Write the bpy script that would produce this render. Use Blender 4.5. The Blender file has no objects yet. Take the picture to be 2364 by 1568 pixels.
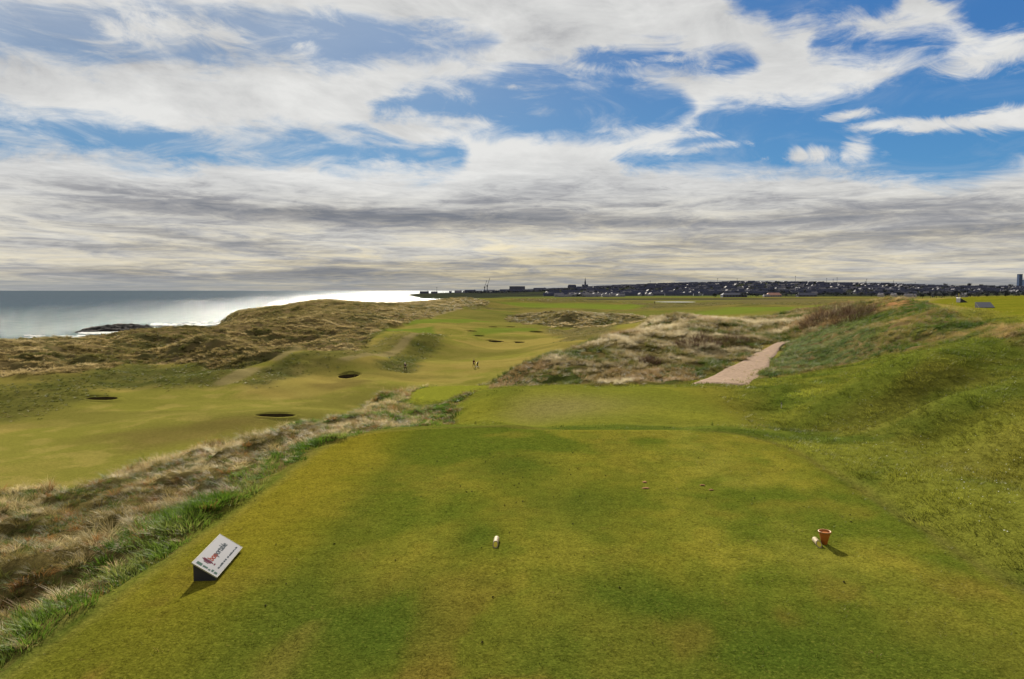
import bpy, bmesh, math, random
import numpy as np
from mathutils import Vector, Matrix, Euler
R = math.radians
rng = np.random.default_rng(7)
random.seed(7)
SC = bpy.context.scene
COL = SC.collection

# ------------------------------------------------------------------ camera
F = 1650.0                      # focal length in the 2364-px plan of the view
PITCH = math.atan((784 - 669) / F)
CZ = 26.0
cam_d = bpy.data.cameras.new('camera')
cam = bpy.data.objects.new('camera', cam_d); COL.objects.link(cam)
cam.location = (0, 0, CZ); cam.rotation_euler = (R(90) - PITCH, 0, 0)
cam_d.sensor_width = 36.0; cam_d.lens = 36.0 * F / 2364.0
cam_d.clip_start = 0.1; cam_d.clip_end = 60000
SC.camera = cam
cP, sP = math.cos(PITCH), math.sin(PITCH)
def ray(px, py):
    a = (px - 1182) / F; b = -(py - 784) / F
    v = np.array([a, cP + b * sP, -sP + b * cP]); return v / np.linalg.norm(v)
def Q(px, py, z):               # point of the place seen at px, py lying at height z
    v = ray(px, py); t = (z - CZ) / v[2]; return (v[0] * t, v[1] * t, z)
def D(px, py, d):               # the same from a known distance ahead
    v = ray(px, py); t = d / v[1]; return (v[0] * t, d, CZ + v[2] * t)

# ------------------------------------------------------------------ light
SUN_AZ, SUN_EL = R(-8.5), R(26)
sd = bpy.data.lights.new('sun', 'SUN'); so = bpy.data.objects.new('sun', sd); COL.objects.link(so)
sd.energy = 5.0; sd.angle = R(0.6); sd.color = (1.0, 0.92, 0.76)
sdir = Vector((math.sin(SUN_AZ) * math.cos(SUN_EL), math.cos(SUN_AZ) * math.cos(SUN_EL), math.sin(SUN_EL)))
so.rotation_euler = sdir.to_track_quat('Z', 'Y').to_euler(); so.location = (0, 0, 80)
SC.view_settings.view_transform = 'Standard'; SC.view_settings.look = 'None'
SC.view_settings.exposure = 1.50; SC.view_settings.gamma = 1.0
SC.cycles.max_bounces = 5; SC.cycles.diffuse_bounces = 2; SC.cycles.glossy_bounces = 2
SC.cycles.transmission_bounces = 2; SC.cycles.volume_bounces = 0
SC.cycles.caustics_reflective = False; SC.cycles.caustics_refractive = False

# ---- node helper
class NT:
    def __init__(s, tree): s.t = tree; s.n = tree.nodes; s.l = tree.links
    def add(s, typ, **kw):
        n = s.n.new(typ)
        for k, v in kw.items(): setattr(n, k, v)
        return n
    def put(s, sock, v):
        if hasattr(v, 'is_output') or isinstance(v, bpy.types.NodeSocket): s.l.new(v, sock)
        else:
            try: sock.default_value = v
            except Exception:
                sock.default_value = tuple(v) + (1.0,)
    def m(s, op, a, b=0.0, c=None, clamp=False):
        n = s.add('ShaderNodeMath', operation=op, use_clamp=clamp)
        s.put(n.inputs[0], a); s.put(n.inputs[1], b)
        if c is not None: s.put(n.inputs[2], c)
        return n.outputs[0]
    def vm(s, op, a, b=(0, 0, 0)):
        n = s.add('ShaderNodeVectorMath', operation=op); s.put(n.inputs[0], a); s.put(n.inputs[1], b)
        return n.outputs[0]
    def comb(s, x, y, z):
        n = s.add('ShaderNodeCombineXYZ'); s.put(n.inputs[0], x); s.put(n.inputs[1], y); s.put(n.inputs[2], z); return n.outputs[0]
    def noise(s, vec, scale, detail=4, rough=0.5, dist=0.0, out=0):
        n = s.add('ShaderNodeTexNoise'); s.put(n.inputs['Vector'], vec); n.inputs['Scale'].default_value = scale
        n.inputs['Detail'].default_value = detail; n.inputs['Roughness'].default_value = rough; n.inputs['Distortion'].default_value = dist
        return n.outputs[out]
    def mr(s, v, a, b, c=0.0, d=1.0, smooth=False):
        n = s.add('ShaderNodeMapRange'); n.interpolation_type = 'SMOOTHSTEP' if smooth else 'LINEAR'
        s.put(n.inputs[0], v)
        for i, q in enumerate((a, b, c, d)): s.put(n.inputs[i + 1], q)
        return n.outputs[0]
    def mix(s, f, a, b, mode='MIX'):
        n = s.add('ShaderNodeMix', data_type='RGBA', blend_type=mode)
        s.put(n.inputs[0], f); s.put(n.inputs[6], a); s.put(n.inputs[7], b); return n.outputs[2]
    def curve(s, v, pts):
        n = s.add('ShaderNodeFloatCurve'); c = n.mapping.curves[0]
        while len(c.points) > 2: c.points.remove(c.points[1])
        c.points[0].location = pts[0]; c.points[1].location = pts[-1]
        for p in pts[1:-1]: c.points.new(*p)
        n.mapping.use_clip = False
        n.mapping.update(); s.put(n.inputs[1], v); return n.outputs[0]

# ------------------------------------------------------------------ sky
W = bpy.data.worlds.new('World'); SC.world = W; W.use_nodes = True
w = NT(W.node_tree); w.n.clear()
def azel(px, py):
    v = ray(px, py); return math.atan2(v[0], v[1]), math.asin(v[2])
tc = w.add('ShaderNodeTexCoord').outputs['Generated']
sep = w.add('ShaderNodeSeparateXYZ'); w.l.new(tc, sep.inputs[0])
dx, dy, dz = sep.outputs
az = w.m('ARCTAN2', dx, dy); el = w.m('ARCSINE', dz)
zc = w.m('MAXIMUM', dz, 0.0)
den = w.m('ADD', zc, 0.07)
plane = w.comb(w.m('DIVIDE', dx, den), w.m('DIVIDE', dy, den), 0.0)
# warps
wn1 = w.noise(plane, 0.9, 7, 0.62, 0.6)
ang = w.comb(w.m('MULTIPLY', az, 1.0), w.m('MULTIPLY', el, 3.2), 0.3)
wn2 = w.noise(ang, 5.0, 8, 0.62, 0.8)
wn3 = w.noise(ang, 2.2, 3, 0.5, 0.0)
a01 = w.m('MULTIPLY_ADD', w.m('ADD', az, w.m('MULTIPLY_ADD', wn2, 0.05, -0.025)), 1 / 1.6, 0.5, clamp=True)
gaps = [
 # (px, top, bottom) of each opening of blue between the cloud banks
 [(-60, 10, 100), (0, 8, 108), (150, 8, 122), (330, 8, 128), (560, 36, 122), (700, 52, 128), (900, 64, 132), (1010, 82, 118), (1120, 96, 100)],
 [(880, 240, 244), (960, 212, 258), (1130, 184, 268), (1190, 166, 274), (1300, 172, 286), (1420, 188, 300), (1540, 220, 286), (1590, 250, 256)],
 [(-60, 258, 336), (0, 276, 340), (150, 296, 338), (300, 308, 354), (560, 312, 358), (800, 328, 374), (930, 342, 380), (1000, 350, 376), (1050, 356, 366)],
 [(1450, 366, 370), (1540, 340, 374), (1600, 296, 378), (1680, 258, 374), (1900, 240, 374), (2040, 212, 388), (2130, 188, 416), (2230, 160, 414), (2320, 120, 386), (2420, 60, 366)],
 [(1690, -40, 10), (1740, -60, 34), (1800, -60, 42), (1860, -60, 16), (1940, -40, 18), (2010, -60, 24), (2060, -40, 10)],
 [(1900, 104, 106), (1950, 92, 112), (2050, 84, 112), (2130, 92, 110), (2170, 102, 104)],
 [(1360, 138, 142), (1450, 126, 150), (1560, 124, 156), (1660, 132, 164), (1720, 148, 152)],
 [(2180, -40, -2), (2260, -60, 40), (2320, -60, 92), (2420, -60, 110)],
]
best = None
for gp in gaps:
    cs, hs = [], []
    n = len(gp)
    for i, (px, t, b) in enumerate(gp):
        x = azel(px, (t + b) / 2)[0] / 1.6 + 0.5
        e1 = azel(px, t)[1]; e2 = azel(px, b)[1]
        cs.append((x, (e1 + e2) / 2)); hs.append((x, ((e1 - e2) / 2 + 0.1) * 4))
    if hs[0][0] > 0.06: hs = [(hs[0][0] - 0.05, 0.12)] + hs; cs = [(cs[0][0] - 0.05, cs[0][1])] + cs
    if hs[-1][0] < 0.94: hs.append((hs[-1][0] + 0.05, 0.12)); cs.append((cs[-1][0] + 0.05, cs[-1][1]))
    c = w.curve(a01, [(0.0, cs[0][1])] + cs + [(1.0, cs[-1][1])])
    h = w.m('MULTIPLY_ADD', w.curve(a01, [(0.0, hs[0][1])] + hs + [(1.0, hs[-1][1])]), 0.25, -0.1)
    d = w.m('SUBTRACT', h, w.m('ABSOLUTE', w.m('SUBTRACT', el, c)))
    best = d if best is None else w.m('MAXIMUM', best, d)
# signed opening + fibrous warp
fibe = w.noise(w.comb(w.m('MULTIPLY_ADD', el, 1.2, w.m('MULTIPLY', az, 1.0)), w.m('MULTIPLY_ADD', az, -0.35, w.m('MULTIPLY', el, 2.6)), 7.0), 9.0, 9, 0.66, 0.9)
warp = w.m('ADD', w.m('MULTIPLY_ADD', wn1, 0.05, -0.025), w.m('ADD', w.m('MULTIPLY_ADD', wn2, 0.05, -0.025), w.m('MULTIPLY_ADD', fibe, 0.075, -0.0375)))
openv = w.m('ADD', best, w.m('MULTIPLY', warp, w.mr(el, 0.05, 0.2, 0.45, 1.0)))
clear = w.mr(openv, -0.026, 0.006, 0.0, 1.0, True)
# thin veil of cirrus inside the openings, thicker at left
veil_n = w.noise(w.comb(w.m('MULTIPLY_ADD', el, 0.8, w.m('MULTIPLY', az, 1.4)), w.m('MULTIPLY', el, 4.5), 1.7), 5.0, 9, 0.64, 1.2)
veil = w.m('MULTIPLY', w.mr(veil_n, 0.45, 0.78, 0.0, 1.0, True), w.mr(az, -0.1, 0.35, 0.85, 0.12))
veil = w.m('ADD', veil, w.m('MULTIPLY', w.mr(az, -0.62, 0.15, 0.42, 0.0), w.mr(el, 0.16, 0.34, 0.0, 1.0)), clamp=True)
puffs = [(390, 66, 70, 34, 1.0), (500, 82, 64, 26, .75), (265, 80, 35, 20, .6), (700, 104, 30, 10, .5), (1880, 358, 48, 15, .9), (1975, 350, 30, 20, .95), (2045, 356, 14, 10, .5), (1790, 362, 40, 10, .4),
         (1960, 266, 40, 9, .7), (2050, 288, 60, 9, .8), (2160, 288, 80, 11, 1.0), (2270, 280, 70, 13, 1.1), (2364, 272, 60, 18, 1.2), (2310, 110, 50, 26, 1.0), (2240, 140, 50, 24, 1.0), (1190, 200, 26, 6, .5), (1660, 335, 50, 8, .7), (1620, 312, 60, 8, .6), (1590, 350, 50, 9, .7), (1530, 140, 90, 10, .45), (1630, 150, 60, 10, .4),
         (1050, 280, 120, 14, .5), (1500, 300, 100, 12, .5)]
pf = None
for (px, py, sx, sy, am) in puffs:
    a0, e0 = azel(px, py)
    qx = w.m('MULTIPLY', w.m('SUBTRACT', az, a0), F / sx); qy = w.m('MULTIPLY', w.m('SUBTRACT', el, e0), F / sy)
    r = w.m('ADD', w.m('MULTIPLY', qx, qx), w.m('MULTIPLY', qy, qy))
    g = w.m('MULTIPLY', w.m('EXPONENT', w.m('MULTIPLY', r, -0.5)), am)
    pf = g if pf is None else w.m('MAXIMUM', pf, g)
fib = w.noise(w.comb(w.m('MULTIPLY_ADD', el, 0.7, az), w.m('MULTIPLY', el, 1.7), 4.0), 16.0, 9, 0.68, 1.0)
puff = w.mr(w.m('ADD', pf, w.m('MULTIPLY_ADD', fib, 2.2, -1.1)), 0.22, 1.0, 0.0, 1.0, True)
puff = w.m('MULTIPLY', puff, w.mr(pf, 0.03, 0.3, 0.0, 1.0))
cloud = w.m('SUBTRACT', 1.0, w.m('MULTIPLY', clear, w.m('MULTIPLY', w.m('SUBTRACT', 1.0, veil), w.m('SUBTRACT', 1.0, puff))), clamp=True)
# cloud brightness: soft modelling high up, flat streaked undersides towards the horizon
elw = w.m('POWER', w.m('MAXIMUM', el, 0.0), 0.62)
st1 = w.noise(w.comb(w.m('MULTIPLY', az, 1.0), w.m('MULTIPLY', elw, 6.0), 2.0), 3.0, 7, 0.58, 0.5)
st2 = w.noise(w.comb(w.m('MULTIPLY_ADD', elw, 2.0, w.m('MULTIPLY', az, 2.4)), w.m('MULTIPLY', elw, 11.0), 9.0), 3.6, 9, 0.66, 0.9)
st4 = w.noise(w.comb(w.m('MULTIPLY_ADD', elw, -1.5, w.m('MULTIPLY', az, 3.4)), w.m('MULTIPLY', elw, 14.0), 19.0), 9.0, 7, 0.66, 0.8)
st3 = w.noise(w.comb(w.m('MULTIPLY_ADD', el, 0.9, az), w.m('MULTIPLY', el, 2.2), 6.0), 6.0, 9, 0.64, 0.4)
low = w.mr(el, 0.10, 0.22, 1.0, 0.0, True)
high = w.m('SUBTRACT', 1.0, low)
streak = w.m('MULTIPLY', w.m('SUBTRACT', st1, 0.5), w.m('MULTIPLY_ADD', low, 0.55, 0.35))
streak = w.m('ADD', streak, w.m('MULTIPLY', w.m('SUBTRACT', st2, 0.5), w.m('MULTIPLY', low, 0.95)))
streak = w.m('ADD', streak, w.m('MULTIPLY', w.m('SUBTRACT', st4, 0.5), w.m('MULTIPLY', low, 0.45)))
streak = w.m('ADD', streak, w.m('MULTIPLY', w.m('SUBTRACT', st3, 0.5), w.m('MULTIPLY_ADD', high, 0.95, 0.08)))
darks = [(900, 500, 300, 13, .30), (620, 482, 260, 9, .14), (1250, 478, 480, 24, .10), (1650, 515, 560, 12, .20), (1900, 470, 300, 16, .10), (300, 566, 300, 8, .16), (2150, 545, 340, 12, .20), (1050, 610, 300, 8, .12), (500, 636, 500, 8, .10), (1480, 60, 330, 30, .06), (2000, 590, 400, 10, .10), (150, 470, 300, 14, .06)]
dk = None
for (px, py, sx, sy, am) in darks:
    a0, e0 = azel(px, py)
    qx = w.m('MULTIPLY', w.m('SUBTRACT', az, a0), F / sx); qy = w.m('MULTIPLY', w.m('ADD', w.m('SUBTRACT', el, e0), w.m('MULTIPLY_ADD', st1, 0.05, -0.025)), F / sy)
    r = w.m('ADD', w.m('MULTIPLY', qx, qx), w.m('MULTIPLY', qy, qy))
    g = w.m('MULTIPLY', w.m('EXPONENT', w.m('MULTIPLY', r, -0.5)), am)
    dk = g if dk is None else w.m('ADD', dk, g)
lv = w.curve(w.m('MULTIPLY', el, 1 / 0.42, clamp=True), [(0.0, 0.60), (0.06, 0.70), (0.18, 0.82), (0.27, 0.82), (0.36, 0.90), (0.5, 0.93), (0.75, 0.88), (1.0, 0.88)])
bright = w.m('SUBTRACT', w.m('ADD', lv, w.m('MULTIPLY', streak, 0.95)), dk)
bright = w.m('ADD', bright, w.m('MULTIPLY', w.mr(openv, -0.05, -0.005, 0.0, 1.0), 0.04))
ramp = w.add('ShaderNodeValToRGB')
w.l.new(w.mr(bright, 0.1, 1.05), ramp.inputs[0])
cr = ramp.color_ramp
cr.elements[0].position = 0.0; cr.elements[0].color = (0.13, 0.15, 0.19, 1)
cr.elements[1].position = 1.0; cr.elements[1].color = (0.73, 0.73, 0.715, 1)
for p_, c_ in ((0.3, (0.20, 0.215, 0.25)), (0.52, (0.335, 0.34, 0.36)), (0.76, (0.57, 0.573, 0.57))):
    e = cr.elements.new(p_); e.color = c_ + (1,)
ccol = ramp.outputs[0]
# warm tone low in the sky, where the light comes through the most air
warm = w.m('MULTIPLY', w.mr(el, 0.02, 0.15, 1.0, 0.0, True), w.mr(w.m('ABSOLUTE', w.m('SUBTRACT', az, 0.06)), 0.0, 0.7, 1.0, 0.55))
warm = w.m('MULTIPLY', warm, w.mr(st2, 0.40, 0.62, 0.25, 1.0))
ccol = w.mix(warm, ccol, w.mix(1.0, ccol, (1.16, 1.0, 0.66, 1), 'MULTIPLY'))
band = w.m('MULTIPLY', w.mr(el, 0.004, 0.022, 1.0, 0.0, True), w.mr(az, -0.5, 0.0, 0.6, 0.2))
ccol = w.mix(band, ccol, (0.27, 0.295, 0.315, 1))
sky = w.add('ShaderNodeTexSky', sky_type='NISHITA', sun_disc=False)
sky.sun_elevation = SUN_EL; sky.sun_rotation = SUN_AZ
sky.altitude = 30; sky.air_density = 1.0; sky.dust_density = 0.3; sky.ozone_density = 3.0
skyc = w.mix(1.0, sky.outputs[0], (0.075, 0.095, 0.105, 1), 'MULTIPLY')
blue = w.mix(w.mr(az, -0.35, 0.45, 0.0, 1.0), (0.110, 0.200, 0.360, 1), (0.034, 0.150, 0.41, 1))
blue = w.mix(w.mr(el, 0.12, 0.30, 0.7, 0.0), blue, (0.070, 0.270, 0.50, 1))
skyc = w.mix(0.85, skyc, blue)
final = w.mix(cloud, skyc, ccol)
bg = w.add('ShaderNodeBackground'); w.l.new(final, bg.inputs[0]); bg.inputs[1].default_value = 0.382
wo = w.add('ShaderNodeOutputWorld'); w.l.new(bg.outputs[0], wo.inputs[0])
W.cycles.sampling_method = 'MANUAL'; W.cycles.sample_map_resolution = 512

# ------------------------------------------------------------------ numpy noise
def _hash(ix, iy, seed):
    h = (ix.astype(np.int64) * 374761393 + iy.astype(np.int64) * 668265263 + seed * 974711) & 0x7fffffff
    h = ((h ^ (h >> 13)) * 1274126177) & 0x7fffffff
    return ((h ^ (h >> 16)) & 0xffff) / 65535.0
def vnoise(x, y, seed=0):
    ix = np.floor(x); iy = np.floor(y); fx = x - ix; fy = y - iy
    fx = fx * fx * fx * (fx * (fx * 6 - 15) + 10); fy = fy * fy * fy * (fy * (fy * 6 - 15) + 10)
    a = _hash(ix, iy, seed); b = _hash(ix + 1, iy, seed); c = _hash(ix, iy + 1, seed); d = _hash(ix + 1, iy + 1, seed)
    return (a + (b - a) * fx) * (1 - fy) + (c + (d - c) * fx) * fy
def fbm(x, y, oct=4, seed=0, gain=0.5):
    s = 0; amp = 1; tot = 0; c, sn = math.cos(0.6), math.sin(0.6)
    for i in range(oct):
        s = s + amp * vnoise(x, y, seed + i * 17); tot += amp; amp *= gain
        x, y = (c * x - sn * y) * 2.03 + 3.1, (sn * x + c * y) * 2.03 + 1.7
    return s / tot          # 0..1
def sst(a, b, v):
    t = np.clip((v - a) / (b - a), 0, 1); return t * t * (3 - 2 * t)

# ------------------------------------------------------------------ terrain heights
CP = [
 # first tee and the land behind the viewer
 (-5, 5, 22), (-5, 10, 22), (-5, 15, 22), (-4.3, 20, 22), (0, 21, 22), (6, 20.5, 22), (7.2, 17, 22), (6.6, 11, 22), (6, 6, 22), (0, 10, 22), (0, 15, 22), (0, 4, 22), (-5, -10, 22), (6, -10, 22.2), (0, -28, 22.6), (-20, -25, 20), (-45, -20, 12),
 Q(0, 1450, 21.75), Q(0, 1350, 21.2), Q(0, 1200, 20.6), Q(0, 1150, 19.95), Q(400, 1062, 20.05), Q(600, 1022, 20.0), Q(760, 984, 19.75), Q(900, 940, 19.5), Q(945, 898, 19.4),
 Q(300, 1200, 20.9), Q(500, 1100, 20.9), Q(700, 1010, 20.9), Q(860, 965, 20.8),
 (-24.3, 24, 12.6), (-21, 32, 12.8), (-19, 42, 12.8), (-16, 52, 12.6), (-36, 28, 8.2), (-31, 42, 8.0), (-27.8, 57, 8), (-16, 10, 20.2), (-17, 0, 21), (-30, 0, 12), (-28, 12, 12.4), (-46, 5, 8),
 # second and third tees, gully
 Q(1040, 985, 20.2), Q(1060, 930, 20.0), Q(1090, 905, 20.2), Q(1180, 975, 21), Q(1185, 905, 20.9), Q(1300, 894, 21), Q(1500, 893, 21), Q(1680, 898, 21), Q(1740, 960, 21), Q(1400, 940, 21), Q(1200, 985, 20.7), (0, 24, 21.3), (6, 24, 21.3),
 Q(1000, 982, 20.2), Q(980, 945, 19.4), (-5.5, 32, 20.2), Q(960, 905, 19.3), Q(1120, 892, 19.3), Q(1100, 915, 19.4), Q(955, 925, 19.3), Q(1030, 925, 19.25), (-5, 56, 14.5), (-5, 72, 8.6), (-12, 60, 11),
 # central dune
 Q(1120, 888, 19.3), Q(1250, 889, 20.0), Q(1400, 888, 20.3), Q(1550, 885, 20.5), Q(1170, 862, 19.9), Q(1250, 823, 20.7), Q(1330, 802, 21.1), Q(1400, 782, 21.4), Q(1500, 748, 22.0), Q(1600, 742, 22.1), Q(1750, 730, 22.6), Q(1900, 715, 23.1), Q(1970, 708, 23.3),
 Q(1400, 840, 20.8), Q(1550, 820, 21.1), Q(1650, 790, 21.5), Q(1750, 770, 21.9), Q(1850, 760, 22.2), Q(1820, 790, 21.2), Q(1720, 840, 20.8), Q(1600, 885, 20.6), Q(1720, 889, 20.7), Q(1770, 815, 21.0), (27, 74, 21.6),
 (2, 76, 13), (-1, 66, 14.5), (13, 102, 13), (26, 125, 14), (45, 160, 15), (80, 225, 15), (130, 230, 15), (70, 140, 19), (0, 88, 9),
 # right-hand bank
 Q(1760, 870, 20.8), Q(1830, 802, 21.4), Q(1875, 765, 22.2), Q(1950, 728, 23.6), (34.3, 67, 24.95), (32, 60, 24.4), Q(2130, 704, 24.75), Q(2240, 722, 24.6), Q(2364, 741, 24.55), (19.2, 24, 24.2), (15.6, 17, 23.7),
 Q(1900, 840, 21.2), Q(2000, 775, 23.0), Q(2100, 770, 23.4), Q(2200, 790, 23.3), Q(2364, 800, 23.8), Q(2050, 830, 22.45), Q(2150, 850, 22.95), Q(1900, 880, 21.4), Q(2000, 900, 21.95), Q(1850, 930, 21.05), Q(1780, 968, 20.95),
 Q(2000, 958, 21.5), Q(2150, 930, 22.1), Q(2364, 880, 23.0), Q(2250, 950, 22.75), Q(2364, 1000, 22.9), Q(2364, 1150, 22.5), Q(2200, 1050, 22.3), Q(2050, 1000, 21.95), Q(2364, 1350, 22.08), (12, 8, 23.2), (15, 12, 24), (12, 0, 23.2), (20, 5, 25), (25, 15, 25), (22, -12, 24.5), (60, -20, 25),
 (38, 57, 24.6), (31, 45, 24.62), (53, 84, 24.6), (53, 92, 24.5), (82, 115, 24.6), (100, 60, 25), (60, 30, 25), (40, 32, 24.8), (150, 100, 25), (60, 0, 25), (120, 0, 26), (50, 150, 16.5), (100, 180, 16.5), (170, 200, 17), (160, 135, 24.2), (44, 90, 23.6), (44, 75, 24.3),
 # valley floor
 Q(0, 1100, 8), Q(0, 980, 8), Q(300, 1000, 8), Q(600, 1000, 8), Q(700, 940, 8.1), Q(850, 900, 8.3), Q(1100, 860, 8.1), Q(1200, 830, 8.6), Q(1000, 840, 8.4), Q(1150, 790, 8.0), Q(1060, 800, 9.0), Q(804, 868, 9.1), Q(760, 895, 8.3), Q(500, 930, 8),
 Q(800, 800, 11.2), Q(970, 786, 11.4), Q(900, 832, 9.6), Q(900, 765, 11.8), Q(1000, 740, 12.3), Q(1100, 735, 11.4), Q(1200, 765, 8.6), Q(940, 862, 8.3), Q(1030, 770, 10.2), Q(860, 840, 10.4),
 # seaward dunes
 Q(0, 925, 8.6), Q(150, 915, 8.4), Q(300, 905, 8.2), Q(450, 885, 8.6), Q(560, 866, 9.6), Q(200, 840, 11.4), Q(0, 860, 10.6), Q(0, 808, 13.5), Q(0, 797, 13.9), Q(130, 786, 13.7), Q(300, 777, 13.2), Q(430, 768, 12.3), Q(500, 760, 12.4), Q(400, 830, 10.6), Q(480, 812, 12.4), Q(620, 840, 10.2), Q(560, 800, 11.0), Q(700, 790, 11.0), Q(-300, 800, 14), Q(-300, 950, 8.6),
 (-150, 165, 5), (-150, 200, 4), (-150, 250, 3), (-160, 330, 1.5), (-150, 400, 2.5), (-110, 300, 8.5),
 D(460, 751, 500), D(530, 724, 480), D(620, 713, 470), D(740, 695, 470), D(830, 701, 490), D(920, 704, 560), D(1030, 695, 570), D(1060, 690, 640), D(1110, 690, 720), D(1200, 690, 740),
 Q(650, 740, 12.2), Q(800, 722, 14.2), Q(900, 725, 13.4), Q(560, 750, 12.2), Q(960, 715, 14.5), (-150, 620, 5), (-60, 720, 11), (-100, 560, 14), (-90, 800, 4),
 # far links
 D(1300, 690, 800), D(1450, 701, 720), D(1620, 704, 700), Q(1900, 700, 13), Q(1500, 712, 12.2), Q(1400, 727, 12.2), Q(1300, 723, 14.6), Q(1230, 742, 9.8), Q(1300, 752, 9.4), Q(1400, 745, 10.8), Q(1450, 762, 12.6), Q(1350, 792, 12), Q(1250, 802, 10.2), Q(1550, 737, 15), Q(1700, 717, 14.5), Q(1960, 702, 15.2), Q(1150, 712, 11), Q(1050, 716, 13), Q(1250, 705, 12), Q(2100, 697, 15),
 (200, 1000, 8), (400, 1000, 8), (50, 1000, 8), (-60, 1100, 7), (-100, 1500, 5), (0, 1400, 7), (300, 1400, 7), (600, 1300, 9), (900, 1200, 12), (700, 800, 14), (1200, 1500, 14),
 (-100, 2000, 5), (100, 1900, 6), (600, 1900, 8), (1300, 1900, 12), (0, 2300, 6), (-300, 2700, 6), (-350, 3300, 7), (-480, 3800, 6), (-100, 3200, 12),
 (300, 2200, 9), (700, 2200, 10), (1200, 2200, 12), (250, 3000, 24), (550, 3000, 40), (900, 3000, 46), (1400, 3000, 40), (1900, 3000, 30), (2400, 3000, 30),
 (400, 3600, 33), (800, 3600, 50), (1150, 3600, 60), (1500, 3600, 58), (1900, 3600, 50), (2400, 3600, 38), (2600, 3600, 34), (0, 3600, 14), (400, 4300, 26), (1200, 4300, 50), (2400, 4300, 34), (600, 2600, 24), (1100, 2600, 28), (1700, 2600, 24), (3000, 2200, 25),
]
CP = np.array([tuple(map(float, p)) for p in CP])
def warpc(x, y):
    s = np.maximum(y + 60.0, 20.0); return np.stack([x / s * 2.2, np.log(s)], -1)
_c = warpc(CP[:, 0], CP[:, 1]); _n = len(CP)
def kern(r2): return np.sqrt(r2 + 0.0006)
_K = kern(((_c[:, None] - _c[None]) ** 2).sum(-1)) + np.eye(_n) * -0.0015
_A = np.zeros((_n + 1, _n + 1)); _A[:_n, :_n] = _K; _A[:_n, _n] = 1; _A[_n, :_n] = 1
_w = np.linalg.solve(_A, np.append(CP[:, 2], 0))
def Hrbf(x, y):
    sh = x.shape; q = warpc(x.ravel(), y.ravel()); out = np.zeros(len(q))
    q = q.astype(np.float32); cc = _c.astype(np.float32); ww = _w[:_n].astype(np.float32)
    for i in range(0, len(q), 20000):
        b = q[i:i + 20000]
        r2 = (b[:, 0:1] - cc[None, :, 0]) ** 2 + (b[:, 1:2] - cc[None, :, 1]) ** 2
        out[i:i + 20000] = np.sqrt(r2 + 0.0006) @ ww + _w[_n]
    return out.reshape(sh)
_cy = [-60, 0, 160, 250, 400, 470, 505, 530, 560, 640, 760, 1000, 1530, 2040, 2120, 2300, 2900, 3500, 3800, 4000, 4400]
_cx = [-230, -200, -172, -178, -185, -200, -222, -216, -195, -150, -120, -130, -168, -190, -330, -330, -430, -560, -560, -500, -300]
def coastd(x, y):      # metres inland of the shoreline
    return x - np.interp(y, _cy, _cx) - 10 * (fbm(x / 60, y / 60, 3, 5) - 0.5) * np.clip(y / 300, 0.2, 3)
def rrect(x, y, x0, x1, y0, y1, r):   # signed distance (negative inside)
    cx, cy = (x0 + x1) / 2, (y0 + y1) / 2
    qx = np.abs(x - cx) - (x1 - x0) / 2 + r; qy = np.abs(y - cy) - (y1 - y0) / 2 + r
    return np.hypot(np.maximum(qx, 0), np.maximum(qy, 0)) + np.minimum(np.maximum(qx, qy), 0) - r
def tee1(x, y): return rrect(x - 0.035 * y, y, -5.35, 6.45, -14, 20.6, 3.2)
def sdist(P, x, y):                 # signed distance, positive inside
    n = len(P); d2 = np.full(x.shape, 1e18); ins = np.zeros(x.shape, bool)
    for i in range(n):
        ax, ay = P[i]; bx, by = P[(i + 1) % n]; ex, ey = bx - ax, by - ay
        t = np.clip(((x - ax) * ex + (y - ay) * ey) / (ex * ex + ey * ey + 1e-9), 0, 1)
        d2 = np.minimum(d2, (x - ax - t * ex) ** 2 + (y - ay - t * ey) ** 2)
        c = ((ay > y) != (by > y)) & (x < (bx - ax) * (y - ay) / (by - ay + 1e-12) + ax)
        ins ^= c
    d = np.sqrt(d2); return np.where(ins, d, -d)
_sd = sdist
T3P = np.array([Q(*p)[:2] for p in [(952, 926, 19.3), (948, 905, 19.3), (980, 892, 19.3), (1060, 888, 19.3), (1140, 888, 19.3), (1112, 910, 19.3), (1050, 925, 19.3)]])
def Hbase(x, y):
    z = Hrbf(x, y)
    m = sst(0.9, -0.6, tee1(x, y)); z = z * (1 - m) + 22.0 * m
    m = sst(-1.6, 0.3, _sd(T3P, x, y)); z = z * (1 - m) + 19.3 * m
    c = coastd(x, y); wdt = np.clip(0.06 * y, 16, 90)
    k = sst(0, 1, c / wdt); z = z * k + (-2.5) * (1 - k)
    return z

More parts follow.
